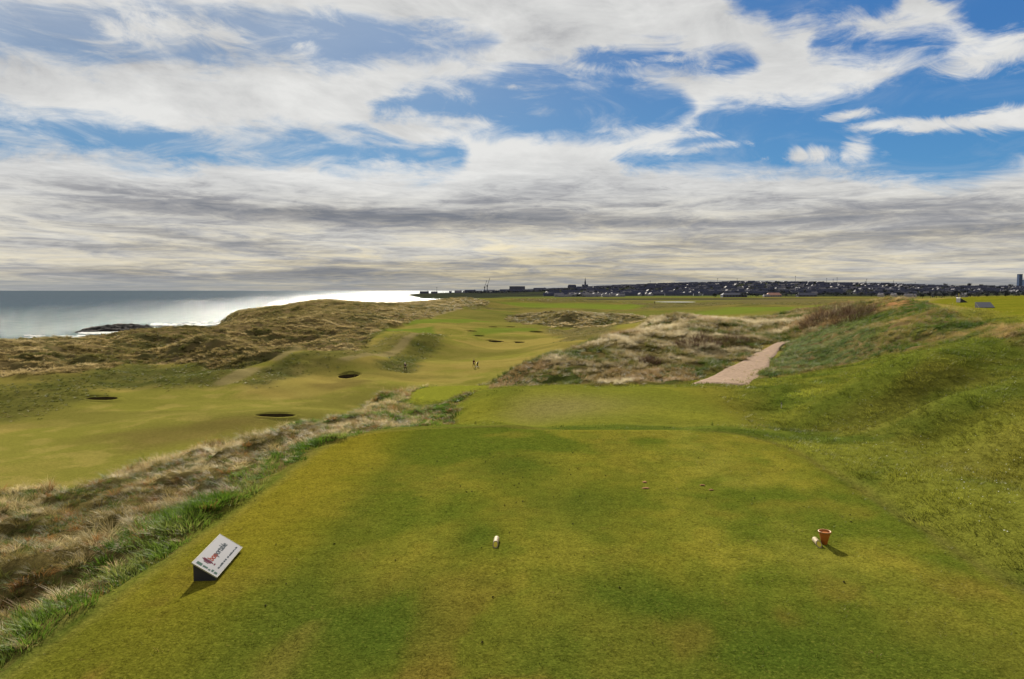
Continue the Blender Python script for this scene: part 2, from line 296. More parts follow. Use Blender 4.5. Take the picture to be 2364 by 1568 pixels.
# grid
ys = list(np.arange(-28, 2, 1.0))
y = 2.0
while y < 4350: ys.append(y); y += max(0.18, 0.0055 * y)
ys = np.array(ys)
us = np.concatenate([np.arange(-1.3, -0.72, 0.02), np.arange(-0.72, -0.34, 0.0033), np.arange(-0.34, 0.34, 0.0021), np.arange(0.34, 0.72, 0.0033), np.arange(0.72, 1.31, 0.02)])
NX, NY = len(us), len(ys)
GX = us[None, :] * (ys[:, None] + 60.0); GY = np.repeat(ys[:, None], NX, 1)
GZ0 = Hbase(GX, GY)
def sample(G, x, y):
    x = np.asarray(x, float); y = np.asarray(y, float)
    j = np.clip(np.searchsorted(ys, y) - 1, 0, NY - 2); u = x / (y + 60.0)
    i = np.clip(np.searchsorted(us, u) - 1, 0, NX - 2)
    fy = np.clip((y - ys[j]) / (ys[j + 1] - ys[j]), 0, 1); fx = np.clip((u - us[i]) / (us[i + 1] - us[i]), 0, 1)
    if G.ndim == 3: fx = fx[..., None]; fy = fy[..., None]
    return (G[j, i] * (1 - fx) + G[j, i + 1] * fx) * (1 - fy) + (G[j + 1, i] * (1 - fx) + G[j + 1, i + 1] * fx) * fy
_T = np.exp(np.linspace(math.log(3.0), math.log(4300), 5000))
def at(px, py, G=None):
    G = GZ0 if G is None else G
    v = ray(px, py); X = v[0] / v[1] * _T; Z = CZ + v[2] / v[1] * _T
    g = np.maximum(sample(G, X, _T), 0.0)
    hit = np.nonzero(Z <= g)[0]
    k = hit[0] if len(hit) else len(_T) - 1
    return (X[k], _T[k], g[k])
def poly(pts):
    o = []
    for p in pts:
        if isinstance(p, str): continue
        if len(p) == 2: a = at(*p); o.append((a[0], a[1]))
        elif p[2] == 'w': o.append((p[0], p[1]))
        else: a = Q(*p); o.append((a[0], a[1]))
    return np.array(o)
def pmask(pts, soft, wob=0.0, wsc=5.0, seed=3):
    P = poly(pts) if not isinstance(pts, np.ndarray) else pts
    pad = soft * 3 + wob * 2 + 1
    x0, y0 = P.min(0) - pad; x1, y1 = P.max(0) + pad
    M = np.zeros(GX.shape)
    sel = (GX > x0) & (GX < x1) & (GY > y0) & (GY < y1)
    gx, gy = GX[sel], GY[sel]
    d = sdist(P, gx, gy)
    if wob: d = d + wob * 2 * (fbm(gx / wsc, gy / wsc, 4, seed) - 0.5)
    M[sel] = sst(-soft, soft, d); return M

# ------------------------------------------------------------------ zones of the ground
strawL = np.array([(-5.6, -6), (-5.5, 8), (-5.3, 14), (-5.0, 18.5), (-3.2, 21.2), (-2.3, 23), (-2.45, 30), (-2.8, 36), (-2.4, 40), (-6.6, 41.5), (-6.4, 49), (-1.4, 51), (-1.5, 56), (-9, 57), (-14, 52), (-14.5, 40), (-17, 30), (-20, 23), (-23, 10), (-25, -6)])
M_strawL = pmask(strawL, 0.25, 0.35, 1.0, 4)
dune_c = poly([(1112, 889, 19.3), (1150, 893, 19.8), (1250, 894, 20.1), (1400, 893, 20.4), (1560, 888, 20.5), (1640, 866), (1700, 838), (1760, 806), (1835, 782), (1900, 765), (1960, 738), (75, 130, 'w'), (64, 142, 'w'), (40, 122, 'w'), (22, 104, 'w'), (9, 82, 'w'), (1, 66, 'w'), (-3, 55, 'w')])
M_duneC = pmask(dune_c, 0.5, 0.9, 3.0, 5)
bank_r = poly([(1752, 876), (1775, 845), (1800, 815), (1830, 788), (1880, 755), (38, 80, 'w'), (36.5, 68, 'w'), (2135, 703, 24.75), (2240, 721, 24.6), (2364, 741, 24.55), (22, 26, 'w'), (20, 25, 'w'), (2364, 782), (2250, 786), (2120, 806), (2000, 826), (1900, 852), (1830, 866)])
M_bankR = pmask(bank_r, 0.4, 0.8, 2.5, 6)
sea_d = poly([(-300, 885), (0, 888), (90, 890), (170, 880), (300, 846), (420, 850), (560, 862), (640, 856), (760, 824), (850, 795), (862, 775), (900, 752), (960, 742), (1010, 728), (1060, 716), (-20, 620, 'w'), (-60, 700, 'w'), (-140, 700, 'w'), (-330, 600, 'w'), (-330, 60, 'w')])
M_seaD = pmask(sea_d, 2.0, 3.0, 14.0, 7)
grey_d = poly([(1165, 738), (1230, 725), (1300, 719), (1370, 722), (60, 420, 'w'), (1500, 735), (1460, 748), (1330, 753), (1230, 751)])
M_greyD = pmask(grey_d, 2.5, 5.0, 15.0, 8)
M_roughF = np.zeros(GX.shape)
for P_, so_ in (([(1050, 708), (1100, 706), (1140, 712), (1090, 718)], 3), ([(1420, 700), (1620, 698), (1800, 690), (1960, 694), (1900, 702), (1700, 704), (1500, 712)], 8), ([(1450, 738), (1560, 728), (1640, 735), (1560, 741), (1480, 744)], 3),
               ([(1080, 690), (1300, 691), (1500, 694), (1420, 699), (1200, 696)], 8), ([(1260, 760), (1420, 752), (1520, 748), (1470, 762), (1330, 790)], 3)):
    M_roughF = np.maximum(M_roughF, pmask(P_, so_, so_ * 1.2, so_ * 4, 11))
M_dark = np.zeros(GX.shape)      # green unmown rough
for P_, so_ in (([(-300, 1030), (0, 966), (100, 950), (190, 932), (170, 912), (60, 905), (-300, 900)], 4.0), ([(90, 890), (170, 880), (300, 846), (420, 850), (560, 862), (568, 874), (500, 902), (420, 910), (300, 908), (190, 912)], 4.0),
                ([(868, 852), (930, 820), (975, 790), (1035, 770), (1020, 800), (985, 835), (945, 864), (900, 862)], 2.0), ([(565, 905), (575, 880), (640, 862), (700, 850), (650, 885), (600, 900)], 1.5),
                ([(840, 795), (900, 770), (870, 760), (840, 775)], 1.5), ([(866, 768), (1000, 768), (990, 764), (880, 760)], 1.0)):
    M_dark = np.maximum(M_dark, pmask(P_, so_, so_ * 1.3, so_ * 3, 12))
M_mid = pmask([(640, 864), (760, 826), (860, 795), (960, 768), (1030, 768), (980, 786), (880, 835), (800, 850), (700, 872), (620, 900), (590, 903)], 2.0, 2.0, 8.0, 13)
M_brown = np.maximum(pmask([(720, 895), (790, 882), (862, 884), (830, 900), (760, 908)], 2, 2, 6, 14), pmask([(200, 1010), (500, 980), (640, 968), (700, 972), (500, 1010), (300, 1040)], 3, 4, 9, 15))
M_scar = np.zeros(GX.shape)
def stroke(pts, wd, soft):
    P = poly(pts); M = np.zeros(GX.shape); pad = wd + soft * 3
    x0, y0 = P.min(0) - pad; x1, y1 = P.max(0) + pad
    sel = (GX > x0) & (GX < x1) & (GY > y0) & (GY < y1); gx, gy = GX[sel], GY[sel]
    d = np.full(gx.shape, 1e9)
    for i in range(len(P) - 1):
        ax, ay = P[i]; ex, ey = P[i + 1][0] - ax, P[i + 1][1] - ay
        t = np.clip(((gx - ax) * ex + (gy - ay) * ey) / (ex * ex + ey * ey + 1e-9), 0, 1)
        d = np.minimum(d, np.hypot(gx - ax - t * ex, gy - ay - t * ey))
    M[sel] = sst(wd + soft, wd - soft, d); return M
for P_, wd in (([(972, 786), (940, 800), (900, 822), (868, 834), (800, 846)], 1.3), ([(640, 858), (700, 838), (780, 815), (835, 798)], .9), ([(578, 870), (555, 882), (520, 896)], 1.8), ([(929, 706), (933, 718), (936, 724)], 2.4), ([(965, 724), (980, 735), (1000, 730), (1060, 717)], 1.5), ([(962, 724), (1000, 716), (1030, 712)], 1.6), ([(812, 724), (828, 714)], 2.0)):
    M_scar = np.maximum(M_scar, stroke(P_, wd, 0.6))
M_green = np.zeros(GX.shape)     # close-mown greens and tees far off
for P_, so_ in (([(640, 742), (700, 733), (800, 734), (808, 741), (700, 748)], 1.5), ([(868, 766), (905, 753), (1000, 753), (1005, 765)], 1.5), ([(930, 748), (1060, 746), (1150, 741), (1080, 735), (960, 738)], 2), ([(1090, 772), (1240, 764), (1240, 758), (1100, 760)], 3),
                ([(1560, 728), (1700, 712), (1900, 708), (1860, 716), (1700, 724)], 8), ([(1150, 697), (1300, 700), (1500, 704), (1450, 716), (1250, 712)], 8)):
    M_green = np.maximum(M_green, pmask(P_, so_))
tee2 = poly([(1165, 984, 20.9), (1150, 960, 20.95), (1160, 915, 20.95), (1210, 898, 20.95), (1300, 894, 21), (1500, 893, 21), (1660, 897, 21), (1725, 930, 21), (1750, 984, 21)])
M_tee2 = pmask(tee2, 1.3, .8, 2.5, 61)
tee3 = poly([(952, 926, 19.3), (950, 905, 19.3), (980, 893, 19.3), (1060, 889.5, 19.3), (1132, 889.5, 19.3), (1105, 910, 19.35), (1050, 924, 19.3)])
M_tee3 = pmask(tee3, 0.25)
M_tee1 = sst(0.25, -0.15, tee1(GX, GY) + 0.35 * (fbm(GX / 1.2, GY / 1.2, 3, 31) - 0.5))
tee4 = np.array([(24.3, 32), (30, 43), (36, 58), (38, 66), (46, 82), (55, 92), (82, 116), (150, 120), (150, 40), (60, 12), (30, 18)])
M_tee4 = pmask(tee4, 0.8)
# right side mown semi-rough: everything near and right not otherwise claimed
near = sst(62, 40, GY)
M_semi = near * (1 - M_tee1) * (1 - M_tee2) * (1 - M_tee3) * (1 - M_tee4) * (1 - np.maximum(M_strawL, np.maximum(M_duneC, M_bankR)))
M_town = sst(1800, 1930, GY + 60 * (fbm(GX / 150, GY / 150, 3, 40) - .5)) * (1 - pmask([(1560, 686), (1390, 684), (1180, 684), (1180, 681), (1430, 680.5), (1640, 680)], 20) * 0)
M_park = np.maximum(stroke([(70, 1990, 'w'), (420, 2010, 'w')], 60, 20), stroke([(430, 2080, 'w'), (780, 2100, 'w')], 40, 20)) if False else np.zeros(GX.shape)
strawAll = np.maximum.reduce([M_strawL * (1 - M_tee3) * (1 - M_tee1), M_duneC, M_bankR, M_seaD * 1.0, M_greyD, M_roughF * 0.8])

# ------------------------------------------------------------------ heights, second pass
GZ = GZ0.copy()
lump = fbm(GX / 2.6, GY / 2.6, 3, 50) - 0.5; lump2 = fbm(GX / 0.9, GY / 0.9, 2, 51) - 0.5; big = fbm(GX / 14, GY / 14, 4, 52) - 0.5; vbig = fbm(GX / 45, GY / 45, 3, 53) - 0.5
mS = np.maximum(M_strawL, np.maximum(M_duneC, M_bankR)) * (1 - M_tee3)
GZ += mS * (lump * 0.75 + lump2 * 0.22)
ridges = 1 - np.abs(2 * fbm((GX * 0.8 + GY * 0.6) / 9, (GY * 0.8 - GX * 0.6) / 3.2, 3, 60) - 1)
GZ += M_seaD * sst(60, 120, GY) * (big * 2.8 + lump * 1.1 + (ridges - 0.6) * 2.1) * np.where(GY > 400, 0.8, 1)
GZ += M_greyD * (big * 3.0 + lump * 0.8)
GZ += M_strawL * (1 - M_tee3) * (0.35 * lump + .25 * lump2) * sst(-6.0, -7.5, GX)
GZ += M_roughF * big * 3.0 + M_dark * (lump * 0.5 + big * 0.8) + M_mid * (big * 1.6 + lump * .4)
farf = sst(60, 110, GY) * sst(900, 420, GY)
GZ += farf * (1 - M_seaD) * (vbig * 4.0 + big * 1.0) * sst(0, 40, coastd(GX, GY))
GZ += M_semi * (0.34 * (fbm(GX / 4.5, GY / 4.5, 3, 70) - 0.5) + 0.10 * lump) * sst(0.0, 2.0, tee1(GX, GY))
def ridge(pts, h, wd):
    d = np.full(GX.shape, 1e9)
    for i in range(len(pts) - 1):
        (ax, ay), (bx, by) = pts[i], pts[i + 1]; ex, ey = bx - ax, by - ay
        t = np.clip(((GX - ax) * ex + (GY - ay) * ey) / (ex * ex + ey * ey), 0, 1); d = np.minimum(d, np.hypot(GX - ax - t * ex, GY - ay - t * ey))
    return h * np.exp(-(d / wd) ** 2)
GZ += ridge([(14, 28.8), (17, 30), (19.5, 31)], .50, 3.0) + ridge([(11.5, 24.3), (17, 25.6), (24, 28.6)], -.42, 2.0) + ridge([(12.6, 19.8), (16, 21.5), (18.2, 22.4)], .6, 1.6) + ridge([(13, 34), (16, 37)], .4, 2.0) - ridge([(14.5, 31.5), (19, 35)], .3, 1.2) - ridge([(20, 25), (24, 33), (29, 45)], .45, 2.2) + ridge([(9.8, 13), (11, 18)], -.30, 1.0) + ridge([(11.4, 10), (12.7, 15)], .40, 1.2)
GZ += ridge([(-72, 163), (-60, 158), (-50, 150)], 3.0, 9) + ridge([(-96, 205), (-80, 250), (-85, 300)], 1.4, 10) + ridge([(-70, 250), (-60, 300)], 2.0, 9) - ridge([(-88, 172), (-70, 190), (-66, 215)], 2.4, 9)
GZ += ridge([(10.4, 25), (10.2, 30)], -.25, 1.3) + ridge([(-1.2, 26), (-1.4, 34)], .12, .8)
GZ += ridge([(-38, 150), (-30, 185), (-22, 215)], 1.6, 7) + ridge([(-60, 128), (-45, 140)], .9, 6) + ridge([(-28, 100), (-44, 96)], .8, 6)
GZ += -0.05 * np.exp(-((tee1(GX, GY) - 0.1) / 0.25) ** 2) * (GX > 0)      # worn lip round the tee
GZ += 0.05 * (fbm(GX / 3.5, GY / 3.5, 3, 71) - 0.5) * M_tee1
cst = coastd(GX, GY); GZ = np.where(cst < 1, np.minimum(GZ, 0.02 * cst), GZ)
GZr = GZ.copy()
def Hat(x, y): return float(sample(GZr, x, y))

# bunkers: (px, py, width px, height px)
BK = [(637, 960, 92, 9, 'long dark bunker just beyond the straw grass below the tee bank'), (237, 921, 70, 9, 'sand bunker cut below the dark rough at the left of the fairway'), (804, 870, 46, 11, 'round bunker with a light grass rim on the low mound in mid fairway'),
      (1145, 789, 36, 9, 'larger bunker at the front left of the far green'), (1195, 791, 32, 7, 'bunker directly right of the larger bunker before the far green'), (1107, 776, 24, 6, 'small bunker nearest the left edge of the far green'), (1090, 765, 24, 5, 'thin dark bunker furthest left of the far green'),
      (1138, 755, 22, 5, 'small bunker behind the far green on its left'), (1180, 755, 20, 4, 'small bunker behind the far green below the grey dune'), (1240, 767, 32, 7, 'bunker at the right-hand edge of the far green, below the grey dune')]
bunk = []
for (px, py, wp, hp, lab) in BK:
    x, y_, z = at(px, py, GZr); d = y_
    a = wp * d / F / 2; sl = (CZ - z) / d; b = min(max(.8 * hp * d / F / sl / 2, a * 0.40), a * 1.4)
    cell = max(0.0055 * d, 0.0033 * (d + 60)) * 1.2
    bunk.append((x, y_, a, b, cell, lab))
    r = np.hypot((GX - x) / a, (GY - y_) / b)
    GZ = np.where(r < 1.06, GZ - 2.2, GZ)

# ------------------------------------------------------------------ ground colours (albedo)
def mixc(C, m, c):
    return C * (1 - m[..., None]) + np.array(c, float) * m[..., None]
n1 = fbm(GX / 18, GY / 18, 4, 80); n2 = fbm(GX / 3.5, GY / 3.5, 4, 81); n3 = fbm(GX / 60, GY / 60, 4, 82); n4 = fbm(GX / 0.8, GY / 0.8, 3, 83)
C = np.zeros(GX.shape + (3,)); C[:] = (0.275, 0.215, 0.058)                 # fairway, dry yellow green
C = mixc(C, sst(0.40, 0.62, n1), (0.190, 0.180, 0.034)); C = mixc(C, sst(0.52, 0.68, n2) * 0.6, (0.29, 0.235, 0.065))
mb = (np.sin((GX * 0.55 + GY * 0.84 + 4 * n3) / 2.6) * 0.5 + 0.5)
C = mixc(C, mb * 0.22 * sst(60, 90, GY), (0.27, 0.24, 0.055))
C = mixc(C, sst(260, 420, GY) * 0.9, (0.135, 0.145, 0.030)); C = mixc(C, sst(300, 500, GY) * sst(0.42, 0.6, n3), (0.19, 0.155, 0.045)); C = mixc(C, sst(300, 500, GY) * sst(0.55, 0.68, n1) * .7, (0.09, 0.10, 0.03))
C = mixc(C, M_brown * 0.7, (0.15, 0.115, 0.035)); C = mixc(C, M_mid * 0.85, (0.135, 0.125, 0.035)); C = mixc(C, M_mid * sst(0.5, 0.62, n2) * .6, (0.2, 0.16, 0.06))
C = mixc(C, M_roughF * 0.75, (0.14, 0.115, 0.055))
C = mixc(C, M_dark * 0.9, (0.070, 0.083, 0.022)); C = mixc(C, M_dark * sst(0.5, 0.65, n2) * .6, (0.12, 0.11, 0.035))
C = mixc(C, M_seaD, (0.17, 0.125, 0.055)); C = mixc(C, sst(.50, .66, fbm(GX / 26 + 5, GY / 11, 4, 143)) * .55 * sst(80, 100, GY) * (1 - M_seaD), (0.15, 0.135, 0.032)); C = mixc(C, M_seaD * sst(0.5, 0.64, n1) * 0.8, (0.085, 0.083, 0.030)); C = mixc(C, M_seaD * sst(0.56, 0.66, n2) * 0.6, (0.19, 0.135, 0.07))
C = mixc(C, M_seaD * sst(440, 520, GY) * .6 * sst(0.35, .6, n1), (0.10, 0.105, 0.03))
C = mixc(C, M_greyD * 0.9, (0.105, 0.088, 0.045))
C = mixc(C, M_green, (0.15, 0.185, 0.028)); C = mixc(C, M_scar * 0.75, (0.27, 0.215, 0.10))
# near ground
semi = np.zeros(C.shape); semi[:] = (0.100, 0.122, 0.017)
semi = mixc(semi, sst(0.42, 0.62, n2), (0.140, 0.148, 0.021)); semi = mixc(semi, sst(0.5, 0.66, fbm(GX / 6, GY / 6, 4, 84)) * .6, (0.13, 0.12, 0.022)); semi = mixc(semi, sst(0.54, 0.66, fbm(GX / 2.2, GY / 2.2, 3, 85)) * .6, (0.05, 0.078, 0.010))
C = C * (1 - M_semi[..., None]) + semi * M_semi[..., None]
tee = np.zeros(C.shape); tee[:] = (0.168, 0.158, 0.018)
tn_ = fbm(GX / .7, GY / 1.2, 3, 93); bx_ = GX - 0.035 * GY; tee = mixc(tee, np.exp(-((bx_ - 4.1) / .8) ** 2) * sst(6, 9, GY) * .75, (0.205, 0.195, 0.030)); tee = mixc(tee, (np.sin(bx_ * 2.6 + .6 * tn_) * .5 + .5) * .5, (0.220, 0.200, 0.026)); tn = fbm(GX / 2.4, GY / 3.2, 4, 90); tee = mixc(tee, sst(0.40, 0.60, tn), (0.092, 0.116, 0.012)); tee = mixc(tee, sst(0.52, 0.70, fbm(GX / 1.3, GY / 1.3, 4, 91)) * .7, (0.165, 0.150, 0.020))
tee = mixc(tee, sst(.45, .62, fbm(GX / .45, GY / .6, 3, 94)) * .35, (0.085, 0.115, 0.012)); tee = mixc(tee, np.exp(-((GX + 4.2) / 1.3) ** 2) * 0.7, (0.200, 0.165, 0.014)); tee = mixc(tee, sst(10.5, 7.0, GY) * .55, (0.080, 0.095, 0.012))
tee = mixc(tee, sst(0.55, 0.68, fbm(GX / 0.9 + 7, GY / 1.6, 3, 92)) * sst(12, 6, GY) * .8, (0.17, 0.115, 0.022))
for (bx, by, ax_, ay_) in ((-1.6, 8.2, 1.0, 1.0), (-2.8, 9.0, .8, 1.0), (1.6, 9.2, 1.0, .9), (3.0, 7.6, 1.1, .7), (1.3, 13, 1.0, 1.8), (0.2, 16.0, 1.0, 1.6), (-0.6, 11.4, .5, 1.0)):
    tee = mixc(tee, np.exp(-(((GX - bx) / ax_) ** 2 + ((GY - by) / ay_) ** 2)) * .7, (0.050, 0.085, 0.009))
tee = mixc(tee, np.exp(-((bx_ + 2.75) / .22) ** 2) * sst(13, 10, GY) * .35 * sst(.42, .6, tn_), (0.20, 0.145, 0.035)); tee = mixc(tee, np.exp(-((bx_ + 3.2) / .28) ** 2) * .5, (0.08, 0.10, 0.012))
for M_, k in ((M_tee1, 1), (M_tee4, 1)):
    C = C * (1 - M_[..., None]) + tee * M_[..., None]
C = mixc(C, M_tee2 * (1 - M_tee1), (0.175, 0.178, 0.022)); C = mixc(C, M_tee2 * (1 - M_tee1) * sst(.42, .62, fbm(GX / 2.2, GY / 3, 4, 99)) * .6, (0.125, 0.140, 0.018)); C = mixc(C, M_semi * sst(9, 7, GX) * sst(24, 26, GY) * .5, (0.15, 0.155, 0.02)); C = mixc(C, M_tee2 * (1 - M_tee1) * np.exp(-(((GX - 2) / 3.0) ** 2 + ((GY - 31) / 3) ** 2)) * .8, (0.215, 0.185, 0.065))
C = mixc(C, M_tee2 * sst(7, 12, GX) * (1 - M_tee1) * .7, (0.14, 0.10, 0.020))
C = mixc(C, M_semi * np.exp(-((GX + 1.6) / 1.2) ** 2) * sst(22, 27, GY) * sst(38, 33, GY) * .8, (0.19, 0.185, 0.022)); C = mixc(C, M_tee3, (0.20, 0.21, 0.025)); C = mixc(C, M_tee4 * .6, (0.17, 0.165, 0.012))  # lighter stretch paints sunlight on the left bank of the second tee
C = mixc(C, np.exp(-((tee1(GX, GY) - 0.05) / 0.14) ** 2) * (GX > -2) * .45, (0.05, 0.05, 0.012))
# thatch under the long grass
C = mixc(C, mS, (0.125, 0.098, 0.036)); C = mixc(C, mS * sst(0.45, 0.6, n2), (0.060, 0.075, 0.018)); C = mixc(C, M_bankR * sst(0.5, 0.65, fbm(GX / 2, GY / 2, 3, 95)), (0.17, 0.12, 0.055))
C = mixc(C, M_tee3, (0.20, 0.21, 0.025))
C = mixc(C, sst(30, 10, cst) * sst(0.01, 1.0, 6 - GZ) * (GY > 60), (0.24, 0.20, 0.14))
tm = sst(1780, 1840, GY); C = mixc(C, tm, (0.030, 0.034, 0.030)); C = mixc(C, tm * sst(0.45, .6, fbm(GX / 90, GY / 60, 3, 97)), (0.045, 0.055, 0.030))
pk = sst(1790, 1830, GY) * sst(2080, 2030, GY + 60 * (n3 - .5)) * sst(-60, 0, GX) * sst(760, 650, GX); C = mixc(C, pk, (0.12, 0.14, 0.04))
pk = np.exp(-((GY - 2060) / 60) ** 4) * np.exp(-((GX - 690) / 160) ** 4); C = mixc(C, np.clip(pk, 0, 1), (0.12, 0.15, 0.04))
knob = np.exp(-(((GX - 33.2) / 1.6) ** 2 + ((GY - 62) / 2.6) ** 2) ** 2); C = mixc(C, knob * sst(.35, .55, fbm(GX / .9, GY / .9, 3, 141)), (0.36, 0.19, 0.085))
mud = np.exp(-((GY - 1480) / 130) ** 4) * np.exp(-((GX - 230) / 420) ** 4); C = mixc(C, mud * .9, (0.035, 0.035, 0.038))
C = mixc(C, np.exp(-((GY - 1250) / 60) ** 2) * (GX > -60) * .5, (0.16, 0.13, 0.07))
C = np.clip(C * np.array((0.66, 0.665, 0.64)) + 0.0012, 0.003, 0.6)

def new_mesh(name, verts, faces, mats=(), smooth=False):
    me = bpy.data.meshes.new(name); me.from_pydata(verts, [], faces); me.update()
    for m in mats: me.materials.append(m)
    if smooth: me.polygons.foreach_set('use_smooth', [True] * len(me.polygons))
    return me
def link(name, me, parent=None, **props):
    o = bpy.data.objects.new(name, me); COL.objects.link(o)
    if parent: o.parent = parent
    for k, v in props.items(): o[k] = v
    return o
def empty(name, loc=(0, 0, 0), rot=(0, 0, 0), **props):
    o = bpy.data.objects.new(name, None); COL.objects.link(o); o.location = loc; o.rotation_euler = rot; o.empty_display_size = .2
    for k, v in props.items(): o[k] = v
    return o
def grid_mesh(name, X, Y, Z, mat, cols=None):
    ny, nx = X.shape
    me = bpy.data.meshes.new(name); nv = nx * ny; me.vertices.add(nv)
    me.vertices.foreach_set('co', np.stack([X, Y, Z], -1).astype(np.float32).ravel())
    j, i = np.mgrid[0:ny - 1, 0:nx - 1]; a = (j * nx + i).ravel()
    f = np.stack([a, a + 1, a + nx + 1, a + nx], -1).astype(np.int32).ravel(); nf = len(a)
    me.loops.add(nf * 4); me.loops.foreach_set('vertex_index', f)
    me.polygons.add(nf); me.polygons.foreach_set('loop_start', np.arange(0, nf * 4, 4, dtype=np.int32)); me.polygons.foreach_set('loop_total', np.full(nf, 4, np.int32))
    me.polygons.foreach_set('use_smooth', np.ones(nf, bool))
    me.update(calc_edges=True)
    if cols is not None:
        at_ = me.attributes.new('col', 'FLOAT_COLOR', 'POINT')
        at_.data.foreach_set('color', np.concatenate([cols.reshape(-1, 3), np.ones((nv, 1))], 1).astype(np.float32).ravel())
    me.materials.append(mat); return me

# ------------------------------------------------------------------ materials
def material(name):
    m = bpy.data.materials.new(name); m.use_nodes = True; t = NT(m.node_tree); t.n.clear()
    out = t.add('ShaderNodeOutputMaterial'); return m, t, out
def simple(name, col, rough=0.7, spec=0.3, metal=0.0, var=0.15, scale=6.0, bump=0.0, col2=None):
    m, t, out = material(name); b = t.add('ShaderNodeBsdfPrincipled')
    co = t.add('ShaderNodeTexCoord').outputs['Object']
    n = t.noise(co, scale, 5, 0.6)
    c2 = col2 if col2 else tuple(c * (1 - var * 2) for c in col)
    t.l.new(t.mix(t.mr(n, 0.35, 0.65), tuple(c2) + (1,), tuple(col) + (1,)), b.inputs['Base Color'])
    b.inputs['Roughness'].default_value = rough; b.inputs['Specular IOR Level'].default_value = spec; b.inputs['Metallic'].default_value = metal
    if bump:
        bn = t.add('ShaderNodeBump'); bn.inputs['Strength'].default_value = bump; bn.inputs['Distance'].default_value = 0.01
        t.l.new(n, bn.inputs['Height']); t.l.new(bn.outputs[0], b.inputs['Normal'])
    t.l.new(b.outputs[0], out.inputs[0]); return m
# ground
m_ground, t, out = material('turf_ground')
at_ = t.add('ShaderNodeAttribute', attribute_name='col').outputs['Color']
gp_ = t.add('ShaderNodeNewGeometry').outputs['Position']
fine = t.noise(gp_, 22.0, 6, 0.72); mid = t.noise(gp_, 3.0, 5, 0.65); speck = t.noise(gp_, 55.0, 3, 0.7)
stre = t.noise(t.vm('MULTIPLY', gp_, (1.0, 0.75, 1.0)), 8.5, 5, 0.7)
cam_d_ = t.add('ShaderNodeVectorMath', operation='LENGTH'); t.l.new(gp_, cam_d_.inputs[0])
k = t.m('ADD', t.m('MULTIPLY', t.m('SUBTRACT', fine, 0.5), 2.3), t.m('MULTIPLY', t.m('SUBTRACT', mid, 0.5), 0.8))
k = t.m('ADD', k, t.m('MULTIPLY', t.m('SUBTRACT', stre, 0.5), 0.9)); k = t.m('ADD', k, t.m('MULTIPLY', t.m('SUBTRACT', speck, 0.5), 1.6))
val = t.m('MAXIMUM', t.m('ADD', 1.0, k), 0.25)
vv = t.add('ShaderNodeVectorMath', operation='SCALE'); t.l.new(at_, vv.inputs[0]); t.l.new(val, vv.inputs[3])
dry = t.mix(t.mr(fine, 0.56, 0.72, 0.0, 0.35), vv.outputs[0], (0.20, 0.15, 0.035, 1))
bs = t.add('ShaderNodeBsdfDiffuse'); t.l.new(dry, bs.inputs['Color']); bs.inputs['Roughness'].default_value = 0.3
bp = t.add('ShaderNodeBump'); bp.inputs['Strength'].default_value = 0.6; bp.inputs['Distance'].default_value = 0.02
t.l.new(t.m('ADD', t.m('ADD', fine, t.m('MULTIPLY', mid, 1.5)), t.m('MULTIPLY', stre, 0.8)), bp.inputs['Height']); t.l.new(bp.outputs[0], bs.inputs['Normal'])
t.l.new(bs.outputs[0], out.inputs[0])
me = grid_mesh('ground', GX, GY, GZ, m_ground, C)
link('ground', me, kind='structure', label='rolling links turf running down to the valley and the sea')

# sea
m_sea, t, out = material('sea_water')
gp_ = t.add('ShaderNodeNewGeometry').outputs['Position']
wv1 = t.noise(t.vm('MULTIPLY', gp_, (1, 2.0, 1)), 0.05, 8, 0.78, 0.2); wv2 = t.noise(t.vm('MULTIPLY', gp_, (1, 1.6, 1)), 0.5, 5, 0.7)
wv3 = t.noise(t.vm('MULTIPLY', gp_, (1.0, 0.40, 1)), 0.10, 8, 0.8, 0.2)
dist = t.add('ShaderNodeVectorMath', operation='LENGTH'); t.l.new(gp_, dist.inputs[0]); dd = dist.outputs['Value']
bp = t.add('ShaderNodeBump'); bp.inputs['Strength'].default_value = 1.0; bp.inputs['Distance'].default_value = 1.8; t.l.new(wv1, bp.inputs['Height'])
bp2 = t.add('ShaderNodeBump'); bp2.inputs['Strength'].default_value = 0.9; bp2.inputs['Distance'].default_value = 0.3; t.l.new(wv2, bp2.inputs['Height']); t.l.new(bp.outputs[0], bp2.inputs['Normal'])
shal = t.mr(dd, 250, 1400, 1.0, 0.0); deep = t.mix(shal, (0.022, 0.036, 0.052, 1), (0.036, 0.062, 0.064, 1))
deep = t.mix(t.mr(wv3, 0.38, 0.62), deep, t.mix(1.0, deep, (1.6, 1.5, 1.4, 1), 'MULTIPLY'))  # ripple and glitter grain put into the water colour
df = t.add('ShaderNodeBsdfDiffuse'); t.l.new(deep, df.inputs[0])
gl = t.add('ShaderNodeBsdfGlossy'); gl.inputs['Roughness'].default_value = 0.15; gl.inputs['Color'].default_value = (0.95, 0.97, 1.0, 1); t.l.new(bp2.outputs[0], gl.inputs['Normal'])
mx = t.add('ShaderNodeMixShader'); t.l.new(t.mr(wv3, 0.36, 0.66, 0.05, 0.15), mx.inputs[0]); t.l.new(df.outputs[0], mx.inputs[1]); t.l.new(gl.outputs[0], mx.inputs[2]); t.l.new(mx.outputs[0], out.inputs[0])
me = new_mesh('sea', [(-26000, -400, 0), (3000, -400, 0), (3000, 18000, 0), (-26000, 18000, 0)], [(0, 1, 2, 3)], [m_sea])
link('sea', me, kind='structure', label='grey blue sea glittering under the sun')

